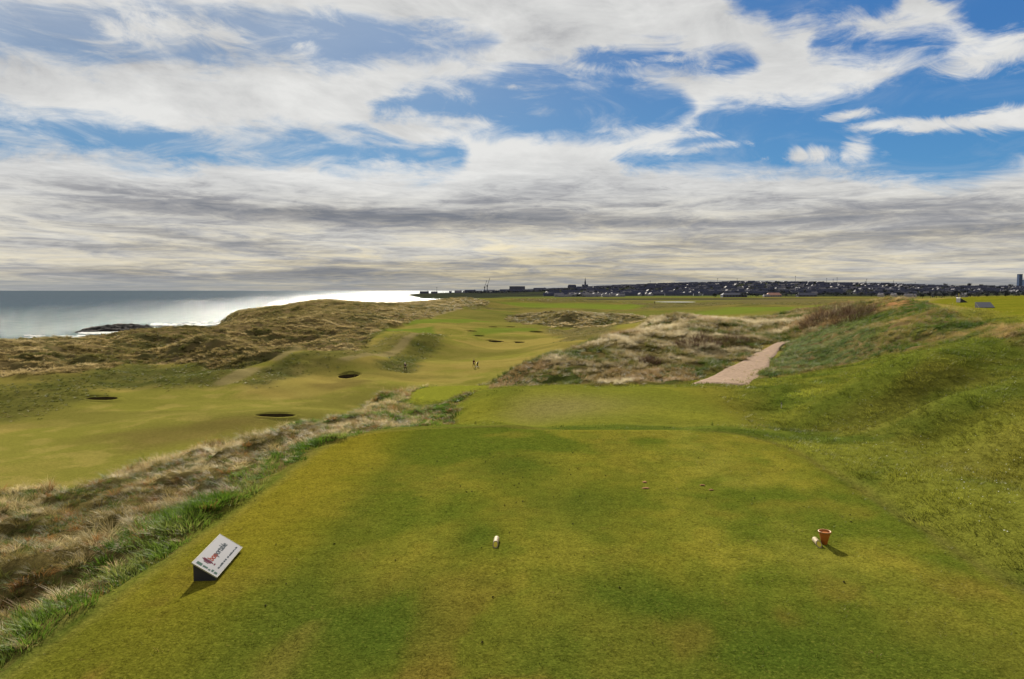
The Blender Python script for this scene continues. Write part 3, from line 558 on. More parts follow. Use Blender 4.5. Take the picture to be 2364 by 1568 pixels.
# ------------------------------------------------------------------ path
m_path = simple('path_gravel', (0.215, 0.150, 0.108), 0.95, 0.02, var=0.17, scale=5, bump=0.8)
pl = [(1598, 887.5), (1640, 871), (1690, 846), (1740, 817), (1780, 799), (1812, 789.5)]
pr = [(1722, 890.5), (1741, 880), (1762, 855), (1783, 827), (1802, 805), (1824, 789)]
A = np.array([at(*p, GZr)[:2] for p in pl]); B = np.array([at(*p, GZr)[:2] for p in pr])
tt = np.linspace(0, 1, 70)
def interp(P, t):
    return np.stack([np.interp(t, np.linspace(0, 1, len(P)), P[:, k]) for k in (0, 1)], -1)
L_, R_ = interp(A, tt), interp(B, tt)
def sm(P):
    for _ in range(5): P[1:-1] = (P[:-2] + P[1:-1] * 2 + P[2:]) / 4
    return P
L_, R_ = sm(L_), sm(R_)
jit = np.array([0.12 * (fbm(tt * 14, tt * 0 + s_, 3, s_) - 0.5) for s_ in (1, 2)])
ww = np.linspace(0, 1, 16)[None, :, None]
XY = L_[:, None] * (1 - ww) + R_[:, None] * ww
XY[:, 0, 0] += jit[0] * 2.2; XY[:, -1, 0] += jit[1] * 2.2
PZ = sample(GZr, XY[..., 0], XY[..., 1]) + 0.07 + 0.05 * np.sin(np.pi * ww[..., 0]) ; PZ[:, 0] -= .12; PZ[:, -1] -= .12; PZ[0] -= 0.1
# a smooth bed: level it along its width
PZ = PZ * 0.5 + PZ.mean(1, keepdims=True) * 0.5
link('path', grid_mesh('path', XY[..., 0], XY[..., 1], PZ, m_path), kind='structure', label='pinkish gravel path between the dunes')

# ------------------------------------------------------------------ bunkers
def matte(name, col, col2, scale=2.0):
    m, t, out = material(name); b = t.add('ShaderNodeBsdfDiffuse'); co = t.add('ShaderNodeNewGeometry').outputs['Position']
    t.l.new(t.mix(t.mr(t.noise(co, scale, 5, .65), .35, .65), tuple(col2) + (1,), tuple(col) + (1,)), b.inputs[0]); t.l.new(b.outputs[0], out.inputs[0]); return m
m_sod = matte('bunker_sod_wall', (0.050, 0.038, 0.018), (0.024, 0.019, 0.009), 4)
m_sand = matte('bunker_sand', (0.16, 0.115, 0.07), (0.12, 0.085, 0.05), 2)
m_collar = matte('bunker_collar_turf', (0.16, 0.13, 0.034), (0.12, 0.108, 0.024), 1.2)
for (x, y_, a, b, cell, lab) in bunk:
    z0 = Hat(x, y_); e = empty('bunker', (x, y_, z0), label=lab, category='bunker', group='sand bunkers in the fairway')
    n = 36; far_ = max(1.35, 1 + 2.2 * cell / min(a, b) if b > 2 else 1 + 1.6 * cell / b)
    def ring(k, dz, follow=True):
        o = []
        for i in range(n):
            th = 2 * math.pi * i / n; wob = 1 + 0.06 * math.sin(3 * th + x) + .03 * math.sin(7 * th + 2 * x) + .015 * math.sin(17 * th)
            X, Y = a * k * wob * math.cos(th), b * k * wob * math.sin(th)
            o.append((X, Y, (Hat(x + X, y_ + Y) - z0) * (1 if follow is True else follow) + dz))
        return o
    def rings(name, rs, mat, cap=None):
        v = [p for r_ in rs for p in r_]; f = []
        for k in range(len(rs) - 1):
            for i in range(n):
                j = (i + 1) % n; f.append((k * n + i, k * n + j, (k + 1) * n + j, (k + 1) * n + i))
        if cap is not None:
            v.append((0, 0, cap)); c = len(v) - 1
            for i in range(n): f.append(((len(rs) - 1) * n + i, (len(rs) - 1) * n + (i + 1) % n, c))
        return link(name, new_mesh(name, v, f, [mat], True), e)
    cr_ = rings('turf_collar', [ring(far_, -0.05), ring(1.15, 0.06, .6), ring(1.0, 0.08, .3), ring(0.985, 0.02, .3)], m_ground)
    vx = np.array([v.co[:] for v in cr_.data.vertices]); k1 = 1 + .45 * a / np.hypot(vx[:, 0], vx[:, 1] + 1e-6)
    cc_ = sample(C, x + vx[:, 0] * k1, y_ + vx[:, 1] * k1); ca_ = cr_.data.attributes.new('col', 'FLOAT_COLOR', 'POINT'); ca_.data.foreach_set('color', np.concatenate([cc_, np.ones((len(cc_), 1))], 1).astype(np.float32).ravel())
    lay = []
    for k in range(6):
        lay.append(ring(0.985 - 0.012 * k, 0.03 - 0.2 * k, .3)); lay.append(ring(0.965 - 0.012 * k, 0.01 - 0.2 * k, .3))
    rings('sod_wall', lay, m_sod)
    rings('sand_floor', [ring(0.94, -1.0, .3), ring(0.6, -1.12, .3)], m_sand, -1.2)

# ------------------------------------------------------------------ grass
def mat_blade(name, attr='tint', trans=0.45, rough=0.55, tip=(1.15, 1.1, 1.0), base=(0.65, 0.7, 0.6)):
    m, t, out = material(name)
    ti = t.add('ShaderNodeAttribute', attribute_name=attr, attribute_type='INSTANCER').outputs['Color']
    g = t.add('ShaderNodeAttribute', attribute_name='grad').outputs['Fac']
    c = t.mix(1.0, ti, t.mix(g, tuple(v * .52 for v in base) + (1,), tuple(v * 1.0 for v in tip) + (1,)), 'MULTIPLY')  # foot's own duller tone, darkened further to paint shade inside the tuft
    d = t.add('ShaderNodeBsdfPrincipled'); t.l.new(c, d.inputs['Base Color']); d.inputs['Roughness'].default_value = rough; d.inputs['Specular IOR Level'].default_value = 0.06
    tr = t.add('ShaderNodeBsdfTranslucent'); t.l.new(c, tr.inputs[0])
    mx = t.add('ShaderNodeMixShader'); mx.inputs[0].default_value = trans
    t.l.new(d.outputs[0], mx.inputs[1]); t.l.new(tr.outputs[0], mx.inputs[2]); t.l.new(mx.outputs[0], out.inputs[0]); return m
m_blade = mat_blade('dune_grass_blade'); m_short = mat_blade('short_grass_blade', trans=0.35)
def tuft(name, nb, h, rad, wid, spread, lean, segs, mat, seed, droop=0.5):
    r = random.Random(seed); V, Fc, G = [], [], []
    for _ in range(nb):
        a = r.uniform(0, 2 * math.pi); q = rad * math.sqrt(r.random()); bx, by = q * math.cos(a), q * math.sin(a)
        hh = h * r.uniform(0.55, 1.1); dirx = spread * math.cos(a) * r.uniform(.3, 1.2) + lean * r.uniform(.5, 1.4) + r.uniform(-.25, .25); diry = spread * math.sin(a) * r.uniform(.3, 1.2) + r.uniform(-.25, .25)
        wa = r.uniform(0, math.pi); wx, wy = math.cos(wa) * wid, math.sin(wa) * wid
        s0 = len(V)
        for k in range(segs):
            t_ = k / segs; cz = hh * (t_ - droop * t_ * t_ * min(1, abs(dirx) + abs(diry)) * .6)
            ox, oy = dirx * hh * t_ ** 1.7, diry * hh * t_ ** 1.7; wk = 1 - 0.55 * t_
            V += [(bx + ox - wx * wk, by + oy - wy * wk, cz - .03), (bx + ox + wx * wk, by + oy + wy * wk, cz - .03)]; G += [t_, t_]
        V.append((bx + dirx * hh, by + diry * hh, hh * (1 - droop * min(1, abs(dirx) + abs(diry)) * .6) - .03)); G.append(1)
        for k in range(segs - 1): Fc.append((s0 + 2 * k, s0 + 2 * k + 1, s0 + 2 * k + 3, s0 + 2 * k + 2))
        Fc.append((s0 + 2 * segs - 2, s0 + 2 * segs - 1, s0 + 2 * segs))
    me = new_mesh(name, V, Fc, [mat], True); ga = me.attributes.new('grad', 'FLOAT', 'POINT'); ga.data.foreach_set('value', G)
    return me
def proto(cname, meshes):
    c = bpy.data.collections.new(cname)
    for i, me in enumerate(meshes):
        o = bpy.data.objects.new('%s_%02d' % (cname, i), me); c.objects.link(o)
    return c
P_marram = proto('marram_kinds', [tuft('marram%d' % i, 74, 0.46, 0.16, 0.0048, 0.85, 0.30, 3, m_blade, 10 + i, .8) for i in range(5)])
P_clump = proto('clump_kinds', [tuft('clump%d' % i, 60, 0.50, 0.24, 0.011, 0.75, 0.30, 2, m_blade, 30 + i, .7) for i in range(4)])
P_lush = proto('lush_kinds', [tuft('lush%d' % i, 64, 0.155, 0.15, 0.0055, 0.9, 0.25, 2, m_blade, 50 + i, .6) for i in range(4)])
P_semi = proto('semi_kinds', [tuft('semi%d' % i, 38, 0.068, 0.14, 0.0045, 0.9, 0.2, 1, m_short, 70 + i, .5) for i in range(4)])
P_turf = proto('turf_kinds', [tuft('turf%d' % i, 36, 0.030, 0.10, 0.003, 0.8, 0.0, 1, m_short, 90 + i, .3) for i in range(3)])

def scatter(name, coll, pts, rotz, tilt, scl, tint, **props):
    n = len(pts); me = bpy.data.meshes.new(name); me.vertices.add(n); me.vertices.foreach_set('co', np.asarray(pts, np.float32).ravel())
    rot = np.stack([tilt[:, 0], tilt[:, 1], rotz], -1).astype(np.float32)
    a = me.attributes.new('rot', 'FLOAT_VECTOR', 'POINT'); a.data.foreach_set('vector', rot.ravel())
    a = me.attributes.new('scl', 'FLOAT_VECTOR', 'POINT'); a.data.foreach_set('vector', scl.astype(np.float32).ravel())
    a = me.attributes.new('idx', 'INT', 'POINT'); a.data.foreach_set('value', rng.integers(0, 100, n).astype(np.int32))
    a = me.attributes.new('tint', 'FLOAT_COLOR', 'POINT'); a.data.foreach_set('color', np.concatenate([tint, np.ones((n, 1))], 1).astype(np.float32).ravel())
    o = link(name, me, kind='stuff', **props)
    g = bpy.data.node_groups.new(name, 'GeometryNodeTree'); g.interface.new_socket('Geometry', in_out='INPUT', socket_type='NodeSocketGeometry'); g.interface.new_socket('Geometry', in_out='OUTPUT', socket_type='NodeSocketGeometry')
    gi = g.nodes.new('NodeGroupInput'); go = g.nodes.new('NodeGroupOutput'); ip = g.nodes.new('GeometryNodeInstanceOnPoints'); ci = g.nodes.new('GeometryNodeCollectionInfo')
    ci.inputs['Collection'].default_value = coll; ci.inputs['Separate Children'].default_value = True; ci.inputs['Reset Children'].default_value = True
    def named(nm, ty):
        q = g.nodes.new('GeometryNodeInputNamedAttribute'); q.data_type = ty; q.inputs['Name'].default_value = nm; return q.outputs['Attribute']
    g.links.new(gi.outputs[0], ip.inputs['Points']); g.links.new(ci.outputs[0], ip.inputs['Instance']); ip.inputs['Pick Instance'].default_value = True
    g.links.new(named('idx', 'INT'), ip.inputs['Instance Index']); 
    er = g.nodes.new('FunctionNodeEulerToRotation'); g.links.new(named('rot', 'FLOAT_VECTOR'), er.inputs[0]); g.links.new(er.outputs[0], ip.inputs['Rotation'])
    g.links.new(named('scl', 'FLOAT_VECTOR'), ip.inputs['Scale']); g.links.new(ip.outputs[0], go.inputs[0])
    md = o.modifiers.new('scatter', 'NODES'); md.node_group = g
    return o

AREA = (np.diff(us)[None, :] * (ys[:-1, None] + 60)) * np.diff(ys)[:, None]
cx_ = (GX[:-1, :-1] + GX[1:, 1:]) / 2; cy_ = (GY[:-1, :-1] + GY[1:, 1:]) / 2
VIS = (np.abs(cx_) < 0.80 * cy_ + 4) & (cy_ > 3)
def cellv(M): return (M[:-1, :-1] + M[1:, 1:]) / 2
def spots(dens):
    lam = np.where(VIS, AREA * dens, 0); cnt = rng.poisson(np.clip(lam, 0, 60)); j, i = np.nonzero(cnt); c = cnt[j, i]
    j = np.repeat(j, c); i = np.repeat(i, c); n = len(j)
    yy = ys[j] + rng.random(n) * (ys[j + 1] - ys[j]); uu = us[i] + rng.random(n) * (us[i + 1] - us[i]); xx = uu * (yy + 60)
    return xx, yy, sample(GZr, xx, yy)
def pick(pal, v):
    pal = np.array(pal); v = np.clip(v, 0, 0.9999) * (len(pal) - 1); k = v.astype(int); f = (v - k)[:, None]
    return pal[k] * (1 - f) + pal[k + 1] * f
def rn(n, a, b): return rng.uniform(a, b, n)
CY = cy_
far_fade = lambda d0, p: np.minimum(1.0, (d0 / np.maximum(CY, 1)) ** p)

# distance of every cell from the edge of the tee, for the lush band beside it
T1c = cellv(tee1(GX, GY)); nz = fbm(cx_ / 2.2, cy_ / 2.2, 3, 110)
lush_m = cellv(M_strawL) * sst(2.3, 1.0, T1c + 1.6 * (nz - .5)) * (1 - cellv(M_tee3)) * (1 - cellv(M_tee1)) 
gully = cellv(M_strawL) * sst(26, 30, CY) * (1 - cellv(M_tee3)) * sst(.45, .55, fbm(cx_ / 3, cy_ / 3, 3, 111))
# 1 lush green band
dn = (np.maximum(lush_m, gully * .8)) * 34 * far_fade(12, 1.2)
x, y_, z = spots(dn); n = len(x)
v = fbm(x / 1.2, y_ / 1.2, 3, 120) * 1.6 - .3 + rn(n, -.15, .15)
tint = pick([(0.040, 0.085, 0.008), (0.065, 0.130, 0.012), (0.115, 0.180, 0.026), (0.22, 0.23, 0.07)], v)
s_ = rn(n, .7, 1.5) * np.maximum(1, (y_ / 22) ** .5)
scatter('verge_grass', P_lush, np.stack([x, y_, z], -1), rn(n, -.7, .7) + 2.4, rn(2 * n, -.25, .25).reshape(-1, 2), np.stack([s_, s_, s_ * rn(n, .8, 1.3)], -1), tint, label='lush green grass band along the left edge of the tee')
# 2 rough straw and tussocks by the tee
dn = np.clip(cellv(M_strawL) - lush_m * .85, 0, 1) * (1 - cellv(M_tee3)) * (1 - cellv(M_tee1)) * 14 * far_fade(20, 1.0) * (0.75 + .8 * sst(.35, .55, fbm(cx_ / 1.1, cy_ / 1.1, 3, 112)))
x, y_, z = spots(dn); n = len(x)
edge = sst(-3.5, -1.0, -np.abs((x - np.interp(y_, [0, 10, 20, 27, 34, 50], [-16, -16, -14.7, -11.6, -8, -6.6]))))
v = fbm(x / 1.6, y_ / 1.6, 3, 121) * 1.8 - .22 + rn(n, -.22, .22) + edge * .25
tint = pick([(0.055, 0.085, 0.014), (0.095, 0.100, 0.022), (0.18, 0.138, 0.050), (0.30, 0.24, 0.105), (0.47, 0.385, 0.205)], v)
gn = rng.random(n) < .16; tint[gn] = pick([(0.06, 0.10, 0.014), (0.12, 0.16, 0.03)], rn(n, 0, 1))[gn]
red = (rng.random(n) < .12); tint[red] = (0.24, 0.12, 0.040)
s_ = rn(n, .40, .85) * (1 + .30 * edge) * np.maximum(1, (y_ / 40) ** .5)
flat = rn(n, .35, 1.05) * (0.75 + .45 * edge)
scatter('rough_straw_grass', P_marram, np.stack([x, y_, z], -1), rn(n, -1.0, 1.0) + 2.2, rn(2 * n, -.4, .4).reshape(-1, 2), np.stack([s_, s_, s_ * flat], -1), tint, label='tangled straw coloured rough on the slope below the tee')
# 3 central dune
dC = cellv(M_duneC); dn = dC * 6.5 * far_fade(55, 1.2) * (0.4 + 1.0 * sst(.36, .55, fbm(cx_ / 2, cy_ / 2, 3, 113)))
x, y_, z = spots(dn); n = len(x)
hgt = np.clip((z - 20.4) / 1.6, 0, 1) * .6 + sst(60, 46, y_) * .15
v = hgt * .75 + fbm(x / 3, y_ / 3, 3, 122) * 1.9 - .68 + rn(n, -.2, .2) - sst(16, 34, x) * .40
tint = pick([(0.055, 0.085, 0.014), (0.12, 0.125, 0.028), (0.21, 0.160, 0.078), (0.36, 0.30, 0.185), (0.56, 0.49, 0.35)], v)
red = fbm(x / 5, y_ / 5, 3, 123) > .64; tint[red] = tint[red] * .35 + np.array((0.26, 0.165, 0.085)) * .65
s_ = rn(n, .7, 1.35) * (0.75 + .5 * hgt) * np.maximum(1, (y_ / 60) ** .5)
scatter('dune_marram_grass', P_marram, np.stack([x, y_, z], -1), rn(n, -.8, .8) + .3, rn(2 * n, -.3, .3).reshape(-1, 2), np.stack([s_, s_, s_], -1), tint, label='pale marram grass over the dune behind the second tee')
# 4 right-hand bank, combed by the wind
dR = cellv(M_bankR); dn = dR * 10 * far_fade(38, 1.2) * (1 - .85 * cellv(knob))
x, y_, z = spots(dn); n = len(x)
v = fbm(x / 2.6, y_ / 2.6, 3, 124) * 1.9 - .5 + rn(n, -.15, .15)
green = sst(34, 50, y_) * sst(24.6, 22.6, z)
tint = pick([(0.045, 0.085, 0.010), (0.080, 0.125, 0.016), (0.15, 0.170, 0.026), (0.24, 0.18, 0.060), (0.40, 0.29, 0.13)], v)
green *= sst(28, 23.5, x - (y_ - 50) * .45); v = v + .35 * sst(2.5, .5, z - 21.2) * (y_ > 34) - .3 * sst(46, 36, y_) * sst(23.6, 24.3, z); gg = pick([(0.050, 0.090, 0.022), (0.10, 0.15, 0.050), (0.24, 0.28, 0.13)], rn(n, 0, 1)); tint = tint * (1 - green[:, None] * .8) + gg * green[:, None] * .8
s_ = rn(n, .5, 1.0) * np.maximum(1, (y_ / 45) ** .5)
scatter('bank_marram_grass', P_marram, np.stack([x, y_, z], -1), rn(n, -.35, .35) + 3.7, np.stack([rn(n, -.1, .1), rn(n, .1, .6)], -1), np.stack([s_ * 1.2, s_, s_ * rn(n, .5, .9)], -1), tint, label='wind combed green and straw grass on the right hand bank')
# 5 seaward dunes and grey far dune
dS = np.maximum(cellv(M_seaD) * (CY < 900), cellv(M_greyD)) * (1 - cellv(M_green)) * (1 - .9 * cellv(M_scar)); dn = dS * np.minimum(1.9, 1.6 * (130 / np.maximum(CY, 1)) ** 1.3) * (0.30 + 1.1 * sst(.38, .55, fbm(cx_ / 5, cy_ / 5, 3, 114))) * sst(0, 12, cellv(cst))
x, y_, z = spots(dn); n = len(x); k_ = z > 1.5; x, y_, z = x[k_], y_[k_], z[k_]; n = len(x)
v = fbm(x / 22, y_ / 22, 4, 125) * .8 + fbm((x * .8 + y_ * .6) / 9, (y_ * .8 - x * .6) / 2.5, 4, 128) * 1.6 - .75 + rn(n, -.2, .2)
tint = pick([(0.080, 0.085, 0.022), (0.16, 0.130, 0.050), (0.32, 0.245, 0.115), (0.52, 0.42, 0.235)], v)
gd = (y_ > 340) | (z > 13.8); tint[gd] = tint[gd] * .7 + np.array((0.10, 0.095, 0.035)) * .3
s_ = rn(n, .9, 2.3) * np.maximum(1, (y_ / 200) ** .8)
scatter('seaward_dune_grass', P_clump, np.stack([x, y_, z], -1), rn(n, -.8, .8) + .4, rn(2 * n, -.2, .2).reshape(-1, 2), np.stack([s_, s_, s_ * .8], -1), tint, label='brown tussocky grass over the seaward dunes')
# 6 unmown rough in the valley
dD = np.maximum.reduce([cellv(M_dark), cellv(M_mid) * .5, cellv(M_roughF) * .6]); dn = dD * (1 - cellv(M_scar)) * (1 - cellv(M_green)) * np.minimum(1.6, 1.2 * (130 / np.maximum(CY, 1)) ** 1.5) * (CY < 900)
x, y_, z = spots(dn); n = len(x)
v = fbm(x / 10, y_ / 10, 4, 126) * 1.5 - .35 + rn(n, -.2, .2)
tint = pick([(0.065, 0.080, 0.012), (0.10, 0.115, 0.020), (0.18, 0.16, 0.042), (0.28, 0.22, 0.08)], v)
s_ = rn(n, .5, 1.1) * np.maximum(1, (y_ / 200) ** .7)
scatter('valley_rough_grass', P_clump, np.stack([x, y_, z], -1), rn(n, -3, 3), rn(2 * n, -.2, .2).reshape(-1, 2), np.stack([s_, s_, s_ * .5], -1), tint, label='dark green unmown rough along the valley')
# 7 semi rough on the right
dM = cellv(M_semi) * sst(0.1, .5, T1c); dn = dM * 52 * far_fade(14, 1.4) * (cy_ < 60) * (1 - (cy_ < 40) * (cy_ > 20) * (cx_ < 8.5) * .93)
x, y_, z = spots(dn); n = len(x)
base = sample(C, x, y_)
pn = fbm(x / .9, y_ / .9, 3, 127)
tint = base * ((1.0 + 1.6 * pn) * (0.45 + 1.1 * fbm(x / 2.6, y_ / 1.6, 3, 129)))[:, None] * rn(n, .75, 1.35)[:, None]
s_ = rn(n, .7, 1.5) * (0.4 + 1.2 * pn) * np.maximum(1, (y_ / 16) ** .6)
scatter('semi_rough_grass', P_semi, np.stack([x, y_, z], -1), rn(n, -3, 3), rn(2 * n, -.25, .25).reshape(-1, 2), np.stack([s_ * 1.2, s_ * 1.2, s_], -1), tint, label='short unmown grass on the slope right of the tee')
# 8 mown turf of the tees, near the viewer
dT = cellv(M_tee1); dn = dT * 95 * far_fade(9.5, 1.8) * (cy_ < 30)
x, y_, z = spots(dn); n = len(x)
base = sample(C, x, y_); tint = base * 1.75 * rn(n, .7, 1.45)[:, None]; dr = rng.random(n) < .07; tint[dr] = (0.24, 0.19, 0.06)
s_ = rn(n, .7, 1.4) * np.maximum(1, (y_ / 12) ** .6)
scatter('tee_turf_grass', P_turf, np.stack([x, y_, z], -1), rn(n, -3, 3), rn(2 * n, -.2, .2).reshape(-1, 2), np.stack([s_ * 1.2, s_ * 1.2, s_ * .8], -1), tint, label='close mown grass of the teeing ground')
print('scatter done')
# ------------------------------------------------------------------ things on the tee
def MBox(V, Fc, M, x0, x1, y0, y1, z0, z1, mi=0):
    s = len(V); V += [(x0, y0, z0), (x1, y0, z0), (x1, y1, z0), (x0, y1, z0), (x0, y0, z1), (x1, y0, z1), (x1, y1, z1), (x0, y1, z1)]
    for f in ((3, 2, 1, 0), (4, 5, 6, 7), (0, 1, 5, 4), (1, 2, 6, 5), (2, 3, 7, 6), (3, 0, 4, 7)): Fc.append(tuple(s + i for i in f)); M.append(mi)
def mesh_m(name, V, Fc, M, mats, smooth=False):
    me = new_mesh(name, V, Fc, mats, smooth); me.polygons.foreach_set('material_index', M); return me
def lathe(name, prof, mat, n=32, parent=None, smooth=True):
    V, Fc = [], []
    for r, z in prof:
        for i in range(n): V.append((r * math.cos(2 * math.pi * i / n), r * math.sin(2 * math.pi * i / n), z))
    for k in range(len(prof) - 1):
        for i in range(n): j = (i + 1) % n; Fc.append((k * n + i, k * n + j, (k + 1) * n + j, (k + 1) * n + i))
    return link(name, new_mesh(name, V, Fc, [mat], smooth), parent)
m_black = simple('sign_base_black', (0.022, 0.022, 0.026), 0.55, 0.3, var=.1, scale=3)
m_board = simple('sign_board_white', (0.15, 0.15, 0.172), 0.6, 0.04, var=.03, scale=2)
m_trim = simple('sign_edge_cream', (0.26, 0.245, 0.16), 0.5, 0.3, var=.05)
m_red = simple('sign_print_red', (0.19, 0.05, 0.036), .9, .0, var=.02); m_grey = simple('sign_print_grey', (0.060, 0.070, 0.08), .9, .0, var=.02); m_grn = simple('sign_print_green', (0.05, 0.08, 0.07), .9, .0, var=.02); m_mar = simple('sign_print_maroon', (0.09, 0.03, 0.045), .9, .0, var=.02)
def wedge(name, L, Wd, h, e):      # long axis x, low edge at y=0, high edge at y=Wd
    lo = 0.04
    V = [(0, 0.01, 0), (L, 0.01, 0), (L, Wd - .01, 0), (0, Wd - .01, 0), (0, 0.01, lo), (L, 0.01, lo), (L, Wd - .01, h), (0, Wd - .01, h)]
    base = link('base', new_mesh('base', V, [(3, 2, 1, 0), (4, 5, 6, 7), (0, 1, 5, 4), (1, 2, 6, 5), (2, 3, 7, 6), (3, 0, 4, 7)], [m_black]), e)
    sl = math.atan2(h - lo, Wd); S = math.hypot(h - lo, Wd)
    def bd(x0, x1, y0, y1, z0, z1):
        V, Fc, M = [], [], []; MBox(V, Fc, M, x0, x1, y0, y1, z0, z1); return V, Fc
    V, Fc = bd(-0.008, L + .008, -0.008, S + .012, 0.0, 0.016); bo = link('board', new_mesh('board', V, Fc, [m_board]), e); bo.location = (0, 0, lo + .004); bo.rotation_euler = (sl, 0, 0)
    bv = bo.modifiers.new('bevel', 'BEVEL'); bv.width = 0.003
    V, Fc, M = [], [], []
    for (x0, x1, y0, y1) in ((-.011, L + .011, -.012, -.0085), (-.011, L + .011, S + .0125, S + .016), (-.012, -.0085, -.008, S + .012), (L + .0085, L + .012, -.008, S + .012)): MBox(V, Fc, M, x0, x1, y0, y1, 0.001, 0.0185)
    tr_ = link('edge_trim', mesh_m('edge_trim', V, Fc, M, [m_trim]), e); tr_.location = bo.location; tr_.rotation_euler = bo.rotation_euler
    return base, bo, S
E0 = Vector(Q(443, 1345, 22.0)); D0 = Vector(Q(499, 1341, 22.0)); C0 = Vector(Q(557, 1272, 22.0))
ax = (C0 - D0); Ls = ax.length; ax.normalize(); per = Vector((-ax.y, ax.x, 0)); Ws = abs((E0 - D0).dot(per))
hA = D(441, 1305, E0.y)[2] - 22.0
e = empty('hole_sign', (D0.x, D0.y, 22.0), (0, 0, math.atan2(ax.y, ax.x)), label='black wedge shaped sign with white printed top at the left of the tee', category='sign')
base, bo, S = wedge('hole_sign', Ls, Ws, hA, e)
print('sign', Ls, Ws, hA)
def text(s, size, x, y, mat, bold=0.0, sx=1.0):
    c = bpy.data.curves.new('lettering', 'FONT'); c.body = s; c.size = size; c.extrude = 0.0006; c.offset = bold; c.space_character = 1.0
    c.materials.append(mat); tmp = bpy.data.objects.new('tmp_text', c); COL.objects.link(tmp); bpy.context.view_layer.update()
    tm_ = bpy.data.meshes.new_from_object(tmp.evaluated_get(bpy.context.evaluated_depsgraph_get())); bpy.data.objects.remove(tmp); o = link('lettering', tm_); o.parent = bo; o.location = (x, y, 0.0175); o.scale = (sx, 1, 1); return o
k = Ls
text('bon', S * .34, k * .27, S * .50, m_red, .003, 1.25); text('portable', S * .34, k * .44, S * .50, m_grey, .002, 1.1)
V, Fc, M = [], [], []; r_ = random.Random(2); xx = .17
while xx < .93:
    L_w = r_.uniform(.010, .018)
    if r_.random() < .82: MBox(V, Fc, M, k * xx, k * (xx + L_w * .72), S * .13, S * (.13 + r_.uniform(.045, .075)), .0165, .0176)
    xx += L_w
link('small_print', mesh_m('small_print', V, Fc, M, [m_grey]), bo, kind='stuff')
V, Fc, M = [], [], []
for (x, y_, w_, h_) in ((.215, .42, .02, .46), (.19, .50, .018, .3), (.24, .48, .016, .36), (.165, .56, .014, .2), (.205, .34, .05, .05)): MBox(V, Fc, M, k * x, k * (x + w_), S * y_, S * (y_ + h_), .0165, .0178)
lg = link('emblem', mesh_m('emblem', V, Fc, M, [m_mar]), bo)
V, Fc, M = [], [], []
for i, (y0, y1) in enumerate(((.70, .92), (.46, .66), (.34, .42), (.22, .30), (.06, .18))): MBox(V, Fc, M, k * (.035 + .01 * (i % 2)), k * (.10 - .015 * (i % 3)), S * y0, S * y1, .0165, .0176, 0)
link('partner_emblems', mesh_m('partner_emblems', V, Fc, M, [m_grn]), bo)
for (px, py, rz, lab, L2) in ((2261, 711, R(0), 'pale sloping tee sign lying on the far right hand tee', 1.15), (2233, 698, R(80), 'dark wedge tee sign seen end on beside the slim yellow post', 1.1)):
    x, y_, z = at(px, py, GZr); e2 = empty('hole_sign', (x, y_, z - .02), (0, 0, rz), label=lab, category='sign', group='tee signs on the far right hand tee'); wedge('hole_sign', L2, .55 if rz == 0 else .75, .42 if rz == 0 else .5, e2)
m_yel = simple('post_yellow', (0.50, 0.45, 0.12), .6, .2)
def post(name, px, py, h, r, mat, lab, cat, capmat=None):
    x, y_, z = at(px, py, GZr); e = empty(name, (x, y_, z), label=lab, category=cat)
    lathe('shaft', [(0.0001, -.1), (r, -.1), (r, h - r), (r * .8, h), (0.0001, h)], mat, 12, e)
    lathe('cap', [(r * 1.02, h - 2.6 * r), (r * 1.12, h - 2.6 * r), (r * 1.12, h - r), (r * .9, h + r * .2), (0.0001, h + r * .2)], capmat or mat, 12, e); return e
post('marker_post', 2213, 697, 1.0, .03, m_yel, 'slim yellow post on the far right hand tee', 'post')
m_wht = simple('peg_white', (0.62, 0.58, 0.50), .5, .3)
post('marker_peg', 1804, 943, .22, .022, m_wht, 'little white peg standing in the rough below the gravel path', 'peg', m_black)
